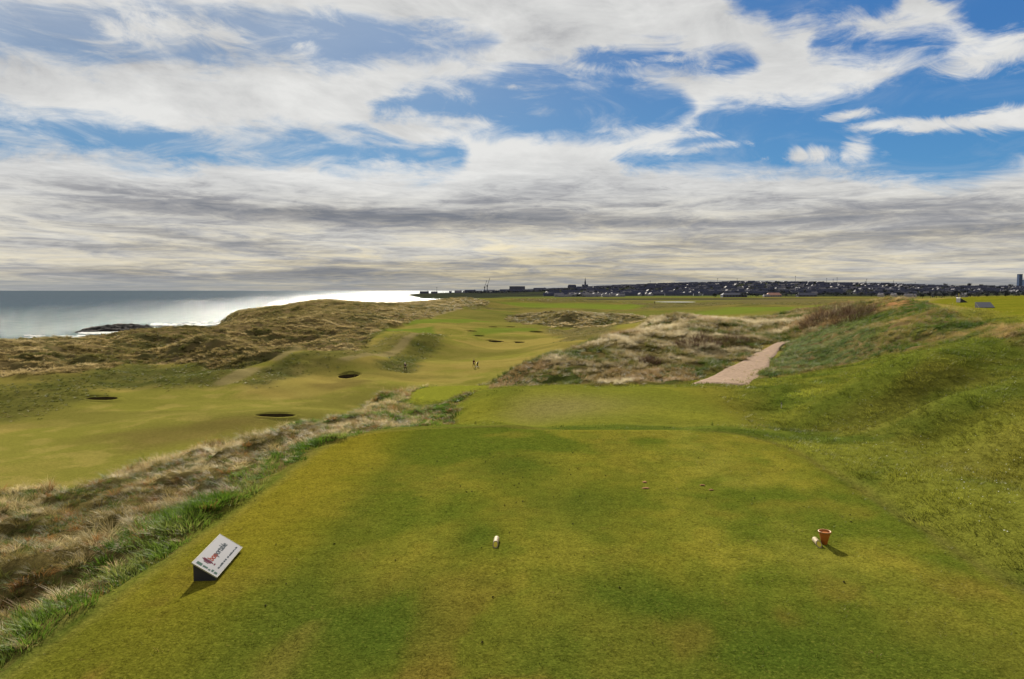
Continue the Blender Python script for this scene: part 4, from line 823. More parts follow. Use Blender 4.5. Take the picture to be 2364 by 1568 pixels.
# log tee markers
m_log = simple('log_bare_wood', (0.24, 0.195, 0.105), .7, .2, var=.25, scale=30, bump=.4, col2=(0.15, 0.115, 0.06)); m_plq = simple('marker_gold_face', (0.42, 0.34, 0.02), .5, .3, var=.1)
def log_marker(p_far, p_near, lab):
    a = Vector(Q(p_far[0], p_far[1], 22.06)); b = Vector(Q(p_near[0], p_near[1], 22.0)); a.z = b.z = 22.0
    L = (b - a).length; d = (b - a).normalized(); e = empty('tee_marker', tuple(a), (0, 0, math.atan2(d.y, d.x)), label=lab, category='tee marker', group='log tee markers'); r = .043; n = 24
    V, Fc = [], []
    st = [(0.0, .78, 0), (.012, .96, 0), (.03, 1, 0)] + [(.03 + (L - .17) * q, 1 + .02 * math.sin(7 * q), 0) for q in (.25, .5, .75)]
    for (x, k_, _) in st:
        for i in range(n): th = 2 * math.pi * i / n; V.append((x, r * k_ * math.sin(th), r + r * k_ * math.cos(th)))
    # slanting sawn end: the top is cut back
    for i in range(n):
        th = 2 * math.pi * i / n; zz = r + r * math.cos(th); V.append((L - .02 - .115 * (zz / (2 * r)), r * math.sin(th), zz))
    m_ = len(V) // n
    for q in range(m_ - 1):
        for i in range(n): j = (i + 1) % n; Fc.append((q * n + i, q * n + j, (q + 1) * n + j, (q + 1) * n + i))
    Fc.append(tuple(range(n - 1, -1, -1))); link('log', new_mesh('log', V, Fc, [m_log], True), e)
    V2 = [Vector(v) for v in V[-n:]]; c = sum(V2, Vector()) / n; nn = Vector((.0866, 0, .115)).normalized()
    ring = [c + (v - c) * 1.0 for v in V2]; ring2 = [c + (v - c) * .99 + nn * .004 for v in V2]
    f = [(i, (i + 1) % n, n + (i + 1) % n, n + i) for i in range(n)] + [tuple(range(n, 2 * n))]
    link('face', new_mesh('face', [tuple(v) for v in ring + ring2], f, [m_log]), e)
    pl0 = [c + (v - c) * .72 + nn * .0045 for v in V2]; pl1 = [c + (v - c) * .70 + nn * .008 for v in V2]
    link('plaque', new_mesh('plaque', [tuple(v) for v in pl0 + pl1], f, [m_plq]), e)
log_marker((1147, 1240), (1143, 1268), 'gold faced log marker lying alone at mid tee')
log_marker((1880, 1242), (1894, 1267), 'gold faced log marker leaning against the foot of the orange bucket')
# bucket
m_buc = simple('bucket_terracotta', (0.34, 0.10, 0.012), .55, .3, var=.06, scale=8); m_rim = simple('bucket_rim', (0.30, 0.12, 0.03), .5, .35, var=.08); m_soil = simple('bucket_seed_mix', (0.27, 0.075, 0.008), .95, .1, var=.2, scale=60)
b0 = Q(1903, 1257, 22.0); d0 = b0[1]; rt = 15.0 * d0 / F * .98; h = D(1902, 1226, d0)[2] - 22.0
e = empty('seed_bucket', b0, label='orange tapering divot mix bucket standing at the right of the tee', category='bucket')
lathe('body', [(0.0001, 0), (rt * .40, 0), (rt * .44, .005), (rt * .66, h * .5), (rt * .70, h * .56), (rt * .90, h * .90), (rt * .90, h * .95), (rt * .84, h * .95), (rt * .78, h * .8), (rt * .5, h * .2), (0.0001, h * .18)], m_buc, 40, e)
lathe('rim', [(rt * .905, h * .90), (rt * .99, h * .905), (rt * 1.01, h * .97), (rt * .985, h), (rt * .86, h), (rt * .83, h * .975), (rt * .845, h * .94)], m_rim, 40, e)
lathe('seed_mix', [(rt * .80, h * .86), (rt * .5, h * .885), (0.0001, h * .90)], m_soil, 40, e)

# sandy divot patches, worm casts, daisies
m_div = simple('divot_sand', (0.30, 0.155, 0.07), 1, .05, var=.25, scale=40)
def patch(px, py, sx, sy, lab, sd_):
    x, y_, z = Q(px, py, 22.0); z = Hat(x, y_); r = random.Random(sd_); V = [(0, 0, .012)]; n = 22
    for k_, dz in ((.6, .010), (1.0, -.004)):
        for i in range(n): th = 2 * math.pi * i / n; w_ = 1 + .35 * (r.random() - .5); V.append((sx * k_ * w_ * math.cos(th), sy * k_ * w_ * math.sin(th), dz))
    Fc = [(0, 1 + i, 1 + (i + 1) % n) for i in range(n)] + [(1 + i, 1 + n + i, 1 + n + (i + 1) % n, 1 + (i + 1) % n) for i in range(n)]
    o = link('divot_patch', new_mesh('divot_patch', V, Fc, [m_div], True), label=lab, category='divot', group='sand filled divots on the tee'); o.location = (x, y_, z + .012)
patch(1488, 1114, .050, .045, 'upper sandy divot of the pair left of centre right', 1); patch(1491, 1128, .075, .035, 'lower sandy divot of the left pair on the tee', 2); patch(1622, 1121, .055, .028, 'upper pale sandy divot of the right pair on the tee', 3); patch(1642, 1132, .045, .028, 'lower pale sandy divot of the right pair on the tee', 4)
m_cast = simple('worm_cast_soil', (0.028, 0.026, 0.008), 1, .05)
def specks(name, pts, size, mat, lab, hgt=.5):
    V, Fc = [], []
    for (x, y_, z) in pts:
        s0 = len(V); q = size * random.uniform(.5, 1.4); n = 6
        for i in range(n): th = 2 * math.pi * i / n + random.random() * .5; V.append((x + q * math.cos(th) * random.uniform(.7, 1.2), y_ + q * math.sin(th) * random.uniform(.7, 1.2), z - .002))
        V.append((x, y_, z + q * hgt)); Fc += [(s0 + i, s0 + (i + 1) % n, s0 + n) for i in range(n)]
    return link(name, new_mesh(name, V, Fc, [mat]), kind='stuff', label=lab)
pp = []
for _ in range(70):
    x = random.gauss(-.4, 1.3) - .2; y_ = random.gauss(14.5, 2.0); pp.append((x, y_, Hat(x, y_) + .012))
for _ in range(45):
    x = random.uniform(-4, 6.3); y_ = random.uniform(7.5, 20); pp.append((x, y_, Hat(x, y_) + .012))
specks('worm_casts', pp, .016, m_cast, 'dark worm casts dotted over the tee', .6)
m_daisy = simple('daisy_white', (0.62, 0.62, 0.52), .8, .1, var=.05); pp = []
while len(pp) < 520:
    c = random.choice(((9.6, 12.6, .9, 1.4), (13.2, 27, 1.0, 2.0), (15.5, 21, 1.2, 1.2), (17, 30, 2, 3), (8.3, 11, .8, 1.5), (11.5, 16, 2, 3), (13.0, 23, 2.5, 4)))
    x, y_ = random.gauss(c[0], c[2]), random.gauss(c[1], c[3])
    if float(tee1(np.array(x), np.array(y_))) > .6 and y_ > 6: pp.append((x, y_, Hat(x, y_) + .05))
specks('daisies', pp, .011, m_daisy, 'white daisies scattered in the grass right of the tee', .4)

# ------------------------------------------------------------------ bare shrubs
m_twig = simple('twig_reddish', (0.17, 0.100, 0.062), .8, .15, var=.25, scale=3)
def shrub(px, py, wdt, hgt, lab, sd_, n=420):
    x0, y0, z0 = at(px, py, GZr); r = random.Random(sd_); V, Fc = [], []
    def tw(p, d, L, w_):
        q = p + d * L; s_ = d.cross(Vector((r.random() - .5, r.random() - .5, r.random() - .5))).normalized() * w_; s0 = len(V)
        V.extend([tuple(p - s_), tuple(p + s_), tuple(q + s_ * .4), tuple(q - s_ * .4)]); Fc.append((s0, s0 + 1, s0 + 2, s0 + 3)); return q
    for _ in range(n):
        a = r.uniform(0, 2 * math.pi); q = math.sqrt(r.random()); p = Vector((q * wdt * .45 * math.cos(a), q * wdt * .3 * math.sin(a), 0)); p.z = Hat(x0 + p.x, y0 + p.y) - z0 - .1
        d = Vector((math.cos(a) * q * .7 + r.uniform(-.4, .4), math.sin(a) * q * .5 + r.uniform(-.3, .3), 1)).normalized(); L = hgt * r.uniform(.3, .6) * (1.1 - .5 * q)
        m_ = tw(p, d, L, .011)
        for _k in range(3):
            d2 = (d + Vector((r.uniform(-.6, .6), r.uniform(-.6, .6), r.uniform(-.1, .4)))).normalized(); m2 = tw(m_, d2, L * r.uniform(.4, .7), .008)
            d3 = (d2 + Vector((r.uniform(-.7, .7), r.uniform(-.7, .7), r.uniform(-.1, .4)))).normalized(); tw(m2, d3, L * .35, .006)
    e = empty('bare_shrub', (x0, y0, z0), label=lab, category='shrub', group='leafless reddish shrubs on the dune')
    link('branches', new_mesh('branches', V, Fc, [m_twig]), e)
shrub(1610, 800, 3.6, 1.5, 'broad reddish leafless shrub on the dune face left of the gravel path', 1, 330)
shrub(1690, 792, 2.4, 1.3, 'second reddish leafless shrub on the dune, closer to the gravel path', 2, 200)
shrub(1905, 748, 4.5, 2.2, 'dark brown leafless thicket at the top of the dune beyond the path', 3, 420)
shrub(1975, 738, 3.5, 1.8, 'low brown thicket between the dune top and the right hand bank', 4, 300)
shrub(1500, 838, 1.6, .8, 'small reddish brown shrub low on the dune face', 5, 220)

# ------------------------------------------------------------------ people
m_skin = simple('skin', (0.42, 0.26, 0.19), .6, .3, var=.03); m_cap = simple('cap_white', (0.6, 0.6, 0.58), .7, .2)
def cloth(n_, c): return simple(n_, c, .9, .1, var=.15)
def skin_obj(name, pts, edges, rad, mat, parent, root=0, sub=2):
    me = bpy.data.meshes.new(name); me.from_pydata(pts, edges, [])
    o = link(name, me, parent); me.materials.append(mat)
    sk = o.modifiers.new('skin', 'SKIN'); 
    for i, r_ in enumerate(rad): v = me.skin_vertices[0].data[i]; v.radius = (r_, r_ * .85); v.use_root = (i == root)
    ss = o.modifiers.new('sub', 'SUBSURF'); ss.levels = ss.render_levels = sub
    return o
def person(px, py, rz, lab, pose, top, legs, hat=None, size=1.0):
    x, y_, z = at(px, py, GZr); e = empty('person', (x, y_, z), (0, 0, rz), label=lab, category='person'); e.scale = (size,) * 3
    f, sp, ln = pose          # stride, arm reach, forward lean
    P = [(0, 0, .96), (0, -ln * .2, 1.18), (0, -ln * .5, 1.42), (0, -ln * .62, 1.52), (0, -ln * .75, 1.62), (0, -ln * .85 - .01, 1.72)]
    Rr = [.145, .13, .15, .06, .085, .085]; Ed = [(0, 1), (1, 2), (2, 3), (3, 4), (4, 5)]
    for s_ in (-1, 1):
        i = len(P); P += [(s_ * .10, 0, .88), (s_ * (.11 + f * .15), s_ * f * .16 - .03, .50), (s_ * (.12 + f * .28), s_ * f * .26, .10), (s_ * (.13 + f * .28), s_ * f * .26 - .14, .045)]
        Rr += [.095, .062, .042, .04]; Ed += [(0, i), (i, i + 1), (i + 1, i + 2), (i + 2, i + 3)]
        i = len(P); sh = (s_ * .19, -ln * .48, 1.40); el_ = (s_ * .27, -ln * .45 - .05 - sp * .10, 1.14); ha = (s_ * (.24 - sp * .14), -ln * .5 - .10 - sp * .28, .92 + sp * .12)
        P += [sh, el_, ha]; Rr += [.062, .045, .030]; Ed += [(2, i), (i, i + 1), (i + 1, i + 2)]
        hb = i + 2; palm = (ha[0], ha[1] - .02, ha[2] - .07); i = len(P); P.append(palm); Rr.append(.032); Ed.append((hb, i))
        for q in range(5):
            j = len(P); ox = (q - 2) * .017; L = (.055, .075, .08, .075, .06)[q]
            if q == 0: P += [(palm[0] - s_ * .035, palm[1] - .03, palm[2] - .01)]; Rr += [.010]; Ed += [(i, j)]
            else: P += [(palm[0] + ox, palm[1] - .015, palm[2] - L * .6), (palm[0] + ox, palm[1] - .035, palm[2] - L)]; Rr += [.010, .008]; Ed += [(i, j), (j, j + 1)]
    skin_obj('body', P, Ed, Rr, m_skin, e)
    # clothes follow the body
    c = [(0, 0, .93), (0, -ln * .2, 1.18), (0, -ln * .5, 1.42), (0, -ln * .58, 1.49)]; rr = [.17, .155, .175, .08]; ed = [(0, 1), (1, 2), (2, 3)]
    for s_ in (-1, 1):
        i = len(c); c += [(s_ * .19, -ln * .48, 1.40), (s_ * .27, -ln * .45 - .05 - sp * .10, 1.14), (s_ * (.245 - sp * .12), -ln * .5 - .09 - sp * .25, .95 + sp * .11)]; rr += [.08, .062, .048]; ed += [(2, i), (i, i + 1), (i + 1, i + 2)]
    skin_obj('jacket', c, ed, rr, top, e)
    c = [(0, 0, 1.0), (0, 0, .92)]; rr = [.15, .155]; ed = [(0, 1)]
    for s_ in (-1, 1):
        i = len(c); c += [(s_ * .10, 0, .84), (s_ * (.11 + f * .15), s_ * f * .16 - .03, .50), (s_ * (.12 + f * .28), s_ * f * .26, .11)]; rr += [.115, .082, .062]; ed += [(1, i), (i, i + 1), (i + 1, i + 2)]
    skin_obj('trousers', c, ed, rr, legs, e)
    hx, hy, hz = 0, -ln * .85 - .01, 1.74
    V, Fc = [], []; n = 14
    for k_ in range(5):
        a = k_ / 4 * math.pi / 2
        for i in range(n): th = 2 * math.pi * i / n; V.append((hx + .108 * math.cos(a) * math.cos(th), hy + .118 * math.cos(a) * math.sin(th), hz + .09 * math.sin(a)))
    for k_ in range(4):
        for i in range(n): j = (i + 1) % n; Fc.append((k_ * n + i, k_ * n + j, (k_ + 1) * n + j, (k_ + 1) * n + i))
    s0 = len(V); V += [(hx - .07, hy - .10, hz + .01), (hx + .07, hy - .10, hz + .01), (hx + .05, hy - .20, hz - .01), (hx - .05, hy - .20, hz - .01)]; Fc.append((s0, s0 + 1, s0 + 2, s0 + 3))
    link('cap', new_mesh('cap', V, Fc, [hat or m_cap], True), e)
    return e
m_dk = cloth('clothes_dark', (0.018, 0.018, 0.022)); m_rd = cloth('jacket_maroon', (0.060, 0.014, 0.012)); m_br = cloth('trousers_brown', (0.050, 0.032, 0.020)); m_gy = cloth('jacket_grey', (0.10, 0.10, 0.11))
person(1094, 848, R(160), 'person in a maroon jacket walking up the fairway beside a golf trolley', (.35, .2, .05), m_rd, m_br, m_br)
person(936, 857, R(200), 'person in black with a white cap stooping below the dark grassy bank', (.75, 1.0, .45), m_dk, m_dk)
person(1511, 703, R(170), 'tiny distant golfer standing on the far fairway before the pale water', (.4, .3, .1), m_dk, m_dk, m_dk, 1.7)
# golf trolley
x, y_, z = at(1101, 848, GZr); e = empty('golf_trolley', (x, y_, z), (0, 0, R(-20)), label='dark golf bag leaning on its trolley beside the walking person', category='trolley')
m_bag = simple('bag_dark', (0.028, 0.020, 0.016), .7, .2); m_tyre = simple('trolley_tyre', (0.02, 0.02, 0.02), .8, .2); m_al = simple('trolley_frame', (0.2, 0.2, 0.2), .4, .5, metal=.8); m_club = simple('club_metal', (.3, .3, .3), .3, .5, metal=.9)
bg_ = lathe('bag', [(0.0001, 0), (.13, 0), (.14, .1), (.13, .5), (.14, .86), (.15, .88), (.12, .90), (.0001, .86)], m_bag, 18, e); bg_.location = (0, 0, .22); bg_.rotation_euler = (R(-24), R(8), 0)
for s_ in (-1, 1):
    wl = lathe('wheel', [(.10, -.025), (.15, -.03), (.16, 0), (.15, .03), (.10, .025), (.10, -.025)], m_tyre, 20, e); wl.location = (s_ * .32, .05, .16); wl.rotation_euler = (0, R(90), 0)
V, Fc, M = [], [], []; MBox(V, Fc, M, -.31, .31, .04, .06, .15, .17); MBox(V, Fc, M, -.015, .015, .0, .03, .17, 1.0); MBox(V, Fc, M, -.12, .12, -.28, -.25, .98, 1.01); MBox(V, Fc, M, -.015, .015, -.27, .03, .97, 1.0); MBox(V, Fc, M, -.02, .02, -.35, .05, .14, .17)
link('frame', mesh_m('frame', V, Fc, M, [m_al]), e)
for i in range(6):
    cl = lathe('club', [(.0001, .6), (.007, .6), (.007, 1.05), (.03, 1.07), (.03, 1.13), (.0001, 1.14)], m_club, 8, e); cl.location = (-.08 + .03 * i, .0, .24); cl.rotation_euler = (R(-24 + i), R(8 + i * 1.5), 0)

# ------------------------------------------------------------------ rocks and surf
m_rock = simple('shore_rock', (0.026, 0.023, 0.024), .95, .02, var=.3, scale=.5, bump=.8)
def rock(px, py, wpx, hpx, dep, lab, sd_):
    v = Q(px, py, 0.0); x0, y0 = v[0], v[1]; wd = wpx * y0 / F / 2; hh = .72 * hpx * y0 / F
    n, m_ = 64, 22; X, Yg = np.meshgrid(np.linspace(-1, 1, n), np.linspace(-1, 1, m_)); rr = np.hypot(X, Yg)
    H_ = hh * (1.35 * fbm(X * 3.2 + sd_, Yg * 2 + sd_, 5, sd_, .6) + .15) * np.clip(1.15 - rr ** 2.2, 0, 1) ** .6 - .6 * (rr > .97) - .25
    wob = 1 + .3 * (fbm(X * 2 + 9, Yg * 2, 3, sd_ + 4) - .5)
    me = grid_mesh('shore_rock', X * wd * wob, Yg * dep * wob, H_, m_rock); me.polygons.foreach_set('use_smooth', [False] * len(me.polygons))
    o = link('shore_rock', me, label=lab, category='rock', group='dark rocks off the shore'); o.location = (x0, y0, 0)
rock(272, 763, 150, 19, 14, 'largest jagged dark rock reef in the sea at the left', 3); rock(330, 764, 70, 17, 11, 'second dark reef rock touching the right end of the largest one', 8)
rock(205, 766, 52, 7, 8, 'low flat rock at the seaward left tip of the reef', 12); rock(420, 762, 110, 6, 7, 'long low dark rock between the reef and the shore', 15); rock(375, 753.5, 80, 3, 8, 'thin distant rock shelf awash behind the reef', 19); rock(455, 756, 50, 6, 9, 'dark rock at the foot of the seaward headland', 22); rock(178, 768.5, 8, 3, 2, 'tiny lone rock left of the reef', 25)
m_foam = simple('surf_foam', (0.30, 0.32, 0.32), .8, .2, var=.1, scale=.3)
def surf(px0, px1, py, th, n, seed):
    r = random.Random(seed); out = []
    for _ in range(n):
        px = r.uniform(px0, px1); q = Q(px, py + r.gauss(0, th), 0.0); out.append((q[0], q[1], 0.12))
    return out
V, Fc = [], []
for (x, y_, z) in surf(190, 480, 769.5, 1.3, 420, 1) + surf(350, 470, 750, 1.5, 90, 2) + surf(60, 200, 778, 2.5, 60, 3) + surf(430, 520, 750, 3, 90, 4):
    s0 = len(V); a = random.uniform(1.0, 4.5); b = random.uniform(.4, 1.6); n = 7
    for i in range(n): th = 2 * math.pi * i / n; V.append((x + a * math.cos(th) * random.uniform(.6, 1.2), y_ + b * 2 * math.sin(th) * random.uniform(.6, 1.2), z + random.uniform(0, .15)))
    Fc.append(tuple(range(s0, s0 + n)))
link('surf', new_mesh('surf', V, Fc, [m_foam]), kind='stuff', label='white surf breaking along the rocks and shore')
# inland water seen as a pale strip
m_wat = simple('pond_water', (0.35, 0.36, 0.36), .15, .6, var=.02)
def sheet(name, pts, z, mat, lab, dz=0.0):
    V = [tuple(Q(px, py, z)) for px, py in pts]; link(name, new_mesh(name, V, [tuple(range(len(V)))], [mat]), kind='structure', label=lab)
q0 = at(1560, 699, GZr)
V = []
for i in range(28):
    th = 2 * math.pi * i / 28; V.append((q0[0] + 24 * math.cos(th) * (1 + .1 * math.sin(3 * th)), q0[1] + 26 * math.sin(th), Hat(q0[0], q0[1]) + 0.9))
link('pond', new_mesh('pond', V, [tuple(range(28))], [m_wat]), kind='structure', label='pale strip of inland water beyond the links')
# ------------------------------------------------------------------ town
wallc = [simple('house_wall_%s' % a, c, .9, .1, var=.1, scale=.2) for a, c in (('harled', (0.19, 0.185, 0.215)), ('granite', (0.088, 0.092, 0.130)), ('cream', (0.28, 0.26, 0.26)))]  # wall tones lifted and blued to paint haze over the far town
roofc = [simple('roof_%s' % a, c, .8, .12, var=.15, scale=.3) for a, c in (('slate', (0.044, 0.048, 0.080)), ('pale', (0.165, 0.155, 0.175)), ('pink', (0.40, 0.22, 0.17)), ('grey', (0.090, 0.090, 0.118)))]  # blued for haze too; the pale roof has sun glint put into its colour
m_win = simple('window_dark', (0.02, 0.022, 0.03), .2, .5)
def house_mesh(name, L, Wd, h, rh, wi, ri, axis='x', chim=True):
    V, Fc, M = [], [], []; hx, hy = L / 2, Wd / 2
    def add(vs, fs, mi):
        s0 = len(V); V.extend(vs); Fc.extend([tuple(s0 + i for i in f) for f in fs]); M.extend([mi] * len(fs))
    add([(-hx, -hy, -6), (hx, -hy, -6), (hx, hy, -6), (-hx, hy, -6), (-hx, -hy, h), (hx, -hy, h), (hx, hy, h), (-hx, hy, h)], [(0, 1, 5, 4), (1, 2, 6, 5), (2, 3, 7, 6), (3, 0, 4, 7)], 0)
    o_ = .4
    if axis == 'x':
        add([(-hx, -hy, h), (-hx, hy, h), (-hx, 0, h + rh)], [(0, 1, 2)], 0); add([(hx, -hy, h), (hx, hy, h), (hx, 0, h + rh)], [(0, 1, 2)], 0)
        add([(-hx - o_, -hy - o_, h - .2), (hx + o_, -hy - o_, h - .2), (hx + o_, 0, h + rh + .1), (-hx - o_, 0, h + rh + .1), (hx + o_, hy + o_, h - .2), (-hx - o_, hy + o_, h - .2)], [(0, 1, 2, 3), (3, 2, 4, 5)], 1)
    else:
        add([(-hx, -hy, h), (hx, -hy, h), (0, -hy, h + rh)], [(0, 1, 2)], 0); add([(-hx, hy, h), (hx, hy, h), (0, hy, h + rh)], [(0, 1, 2)], 0)
        add([(-hx - o_, -hy - o_, h - .2), (0, -hy - o_, h + rh + .1), (0, hy + o_, h + rh + .1), (-hx - o_, hy + o_, h - .2), (hx + o_, -hy - o_, h - .2), (hx + o_, hy + o_, h - .2)], [(0, 1, 2, 3), (1, 4, 5, 2)], 1)
    if chim:
        x = hx * .8 if axis == 'x' else 0; y_ = 0 if axis == 'x' else hy * .7; V2, F2, M2 = [], [], []; MBox(V2, F2, M2, x - .6, x + .6, y_ - .5, y_ + .5, h + rh - 1, h + rh + 1.6); add(V2, F2, 0)
    nW = max(2, int(L / 4)); 
    for fl in range(max(1, int(h / 2.7))):
        for i in range(nW):
            x = -hx + L * (i + .5) / nW; z_ = 1 + fl * 2.7; add([(x - .6, -hy - .03, z_), (x + .6, -hy - .03, z_), (x + .6, -hy - .03, z_ + 1.2), (x - .6, -hy - .03, z_ + 1.2)], [(0, 1, 2, 3)], 2)
    return mesh_m(name, V, Fc, M, [wallc[wi], roofc[ri], m_win])
kinds = [house_mesh('bungalow', 14, 9, 3, 3.6, 0, 1, 'x'), house_mesh('villa', 11, 9, 5.4, 3.8, 1, 0, 'x'), house_mesh('gabled_house', 9, 12, 5, 4, 0, 3, 'y'), house_mesh('terrace', 26, 9, 5, 3.6, 1, 3, 'x'), house_mesh('pale_gable', 9, 11, 4.5, 3.8, 2, 1, 'y'), house_mesh('slate_terrace', 34, 10, 5.5, 4.0, 1, 0, 'x'), house_mesh('pale_terrace', 22, 9, 4.6, 4.0, 0, 1, 'x')]
klab = ['low pale roofed bungalow', 'dark slate roofed villa', 'grey gabled house', 'long grey terrace', 'cream gabled house', 'long dark slate terrace', 'pale roofed terrace']
def put_house(k_, x, d, rz, lab, grp, sc=1.0, name='house'):
    o = link(name, kinds[k_] if isinstance(k_, int) else k_, label=lab, category='house', group=grp); o.location = (x, d, Hat(x, d)); o.rotation_euler = (0, 0, rz); o.scale = (sc,) * 3; return o
rows = [(1960, 1285, 1440, 18, [6, 0, 6, 4]), (2120, 1290, 1460, 16, [0, 6, 2, 4]), (2060, 1465, 1640, 12, [5, 1, 2, 3]), (2250, 1310, 1600, 22, [2, 4, 0, 1, 6]), (2400, 1420, 1700, 18, [1, 4, 0, 3]), (2330, 1540, 1760, 16, [6, 0, 0, 6]), (2480, 1560, 2080, 26, [0, 6, 2, 6]), (2650, 1580, 2100, 26, [0, 6, 4, 0]), (2850, 1500, 2120, 26, [0, 4, 1, 6]), (3100, 1620, 2150, 24, [4, 0, 2, 1]), (3400, 1450, 2000, 22, [1, 0, 2, 5]), (3560, 1300, 1640, 14, [5, 1, 1, 5])]
rr_ = random.Random(5)
rowlab = ['in the front row by the field', 'in the second row below the spire', 'among trees below mid town', 'in the band left of the centre', 'on the slope in mid town', 'in the row above the barn', 'in the long hillside row', 'in the second hillside row', 'in the row halfway uphill', 'in the row near the hilltop', 'in the row on the hill skyline', 'in the skyline row by the spire']
_o = 'first second third fourth fifth sixth seventh eighth ninth tenth eleventh twelfth thirteenth fourteenth fifteenth sixteenth seventeenth eighteenth nineteenth twentieth'.split()
def ordn(i): return _o[i] if i < 20 else 'twenty-' + _o[i - 20]
cnt = 0
for ri, (d, p0, p1, n, ks) in enumerate(rows):
    for i in range(n):
        px = p0 + (p1 - p0) * (i + rr_.uniform(.1, .9)) / n; dd_ = d + rr_.uniform(-35, 35); x = (px - 1182) / F * dd_
        k_ = rr_.choice(ks); put_house(k_, x, dd_, rr_.uniform(-.25, .25), klab[k_] + ', ' + ordn(i) + ' from the left ' + rowlab[ri], klab[k_] + 's ' + rowlab[ri], rr_.uniform(.9, 1.25)); cnt += 1
for i, px in enumerate((980, 1003, 1040, 1058, 1072, 1086, 1106, 1120, 1134, 1150, 1166, 1182, 1200, 1214, 1232, 1246, 1262, 1276)):
    d = 3650 - max(0, px - 1100) * 3.5; k_ = (5, 3, 1, 6, 2)[i % 5]; put_house(k_, (px - 1182) / F * d, d, rr_.uniform(-.2, .2), klab[k_] + ', ' + ordn(i) + ' from the left on the headland by the bay', klab[k_] + 's on the headland', rr_.uniform(1.0, 1.6)); cnt += 1
for (px, d, k_, rz, sc, lab) in ((2092, 1650, 4, .7, 1.0, 'white gabled house with a steep bright roof right of the hillside terraces'), (2100, 1640, 4, .7, 1.0, 'middle one of three bright leaning gables at the town edge'), (2108, 1645, 4, .7, .9, 'rightmost of the three bright leaning gables at the town edge'), (2032, 1750, 4, .6, 1.1, 'pale gable end standing alone above the golf course'), (2062, 1730, 4, .6, 1.1, 'second lone pale gable right of the first'), (2222, 1500, 4, .6, 1.2, 'brightest gable behind the far right hand tee'), (2212, 1520, 4, .6, .9, 'small bright gable left of the brightest one'), (1878, 2050, 0, .3, 1.3, 'white hipped house below the hill crest'), (1886, 2060, 0, -.3, 1.2, 'twin white house right beside the hipped one')):
    put_house(k_, (px - 1182) / F * d, d, rz, lab, 'bright gables at the right of the town', sc); cnt += 1
# the rest of the town, too many and small to tell apart
V, Fc, M = [], [], []; km = [(np.array([v.co[:] for v in k_.vertices]), [tuple(p.vertices) for p in k_.polygons], [p.material_index for p in k_.polygons], k_) for k_ in kinds]
mats_all = wallc + roofc + [m_win]; mix_ = {m.name: i for i, m in enumerate(mats_all)}
for _ in range(1150):
    d = rr_.uniform(2050, 3700); px = rr_.uniform(1260 if d < 2600 else 1330, 2380)
    if rr_.random() < .15: px = rr_.uniform(1130, 1300); d = rr_.uniform(3000, 3700)
    x = (px - 1182) / F * d; a = rr_.uniform(-.5, .5); sc = rr_.uniform(.8, 1.15); co, fs, ms, kk = km[rr_.choice((0, 1, 1, 2, 3, 5, 5, 5))]
    ca, sa = math.cos(a) * sc, math.sin(a) * sc; z = Hat(x, d); s0 = len(V)
    V += [(x + c[0] * ca - c[1] * sa, d + c[0] * sa + c[1] * ca, z + c[2] * sc) for c in co]; Fc += [tuple(s0 + i for i in f) for f in fs]; mm = [mix_[q.name] for q in kk.materials]; M += [mm[i] for i in ms]
link('distant_houses', mesh_m('distant_houses', V, Fc, M, mats_all), kind='stuff', label='crowded roofs filling the rest of the far town')
# landmark buildings
def building(name, px, d, Wm, Dm, h, lab, cat, wm, rm, storeys=0, bays=0, flat=True, rh=0, zoff=-2):
    x = (px - 1182) / F * d; e = empty(name, (x, d, Hat(x, d)), label=lab, category=cat)
    V, Fc, M = [], [], []; MBox(V, Fc, M, -Wm / 2, Wm / 2, -Dm / 2, Dm / 2, zoff - 4, h); link('wall', mesh_m('wall', V, Fc, M, [wm]), e)
    V, Fc, M = [], [], []
    if flat: MBox(V, Fc, M, -Wm / 2 - .4, Wm / 2 + .4, -Dm / 2 - .4, Dm / 2 + .4, h, h + 1.2)
    else:
        a, b = Wm / 2 + .5, Dm / 2 + .5; V += [(-a, -b, h), (a, -b, h), (a, b, h), (-a, b, h), (-a * .8, 0, h + rh), (a * .8, 0, h + rh)]; Fc += [(0, 1, 5, 4), (2, 3, 4, 5), (1, 2, 5), (3, 0, 4)]; M += [0] * 4
    link('roof', mesh_m('roof', V, Fc, M, [rm]), e)
    for s_ in range(storeys):
        for b_ in range(bays):
            V, Fc, M = [], [], []; x0 = -Wm / 2 + Wm * (b_ + .25) / bays; MBox(V, Fc, M, x0, x0 + Wm / bays * .5, -Dm / 2 - .15, -Dm / 2 + .1, h * (s_ + .3) / storeys, h * (s_ + .75) / storeys)
            link('window', mesh_m('window', V, Fc, M, [m_win]), e)
    return e
building('office_block', 1194, 3600, 78, 30, 27 - 0, 'long dark flat roofed block rising above the headland houses', 'building', wallc[1], roofc[0], 4, 12)
building('clubhouse', 1785, 1800, 34, 18, 4.5, 'low building with a bright pink roof at the foot of the town', 'building', wallc[2], roofc[2], 1, 6, False, 6)
building('clubhouse_wing', 1768, 1790, 14, 12, 3, 'white annex left of the pink roofed building', 'building', wallc[2], roofc[1], 1, 3, False, 4)
building('barn', 1693, 1780, 60, 22, 6, 'long dark barn left of the pink roofed building', 'building', wallc[1], roofc[0], 1, 8, False, 5)
building('shed', 2030 - 170, 1800, 46, 20, 4, 'wide grey shed right of the pink roofed building', 'building', wallc[1], roofc[3], 1, 5, False, 6)
building('tower_block', 2350, 3700, 17, 17, 70, 'tall blue glass tower block alone at the right of the skyline', 'building', simple('tower_glass', (0.035, 0.07, 0.16), .3, .5, var=.1, scale=.1), roofc[0], 14, 4)
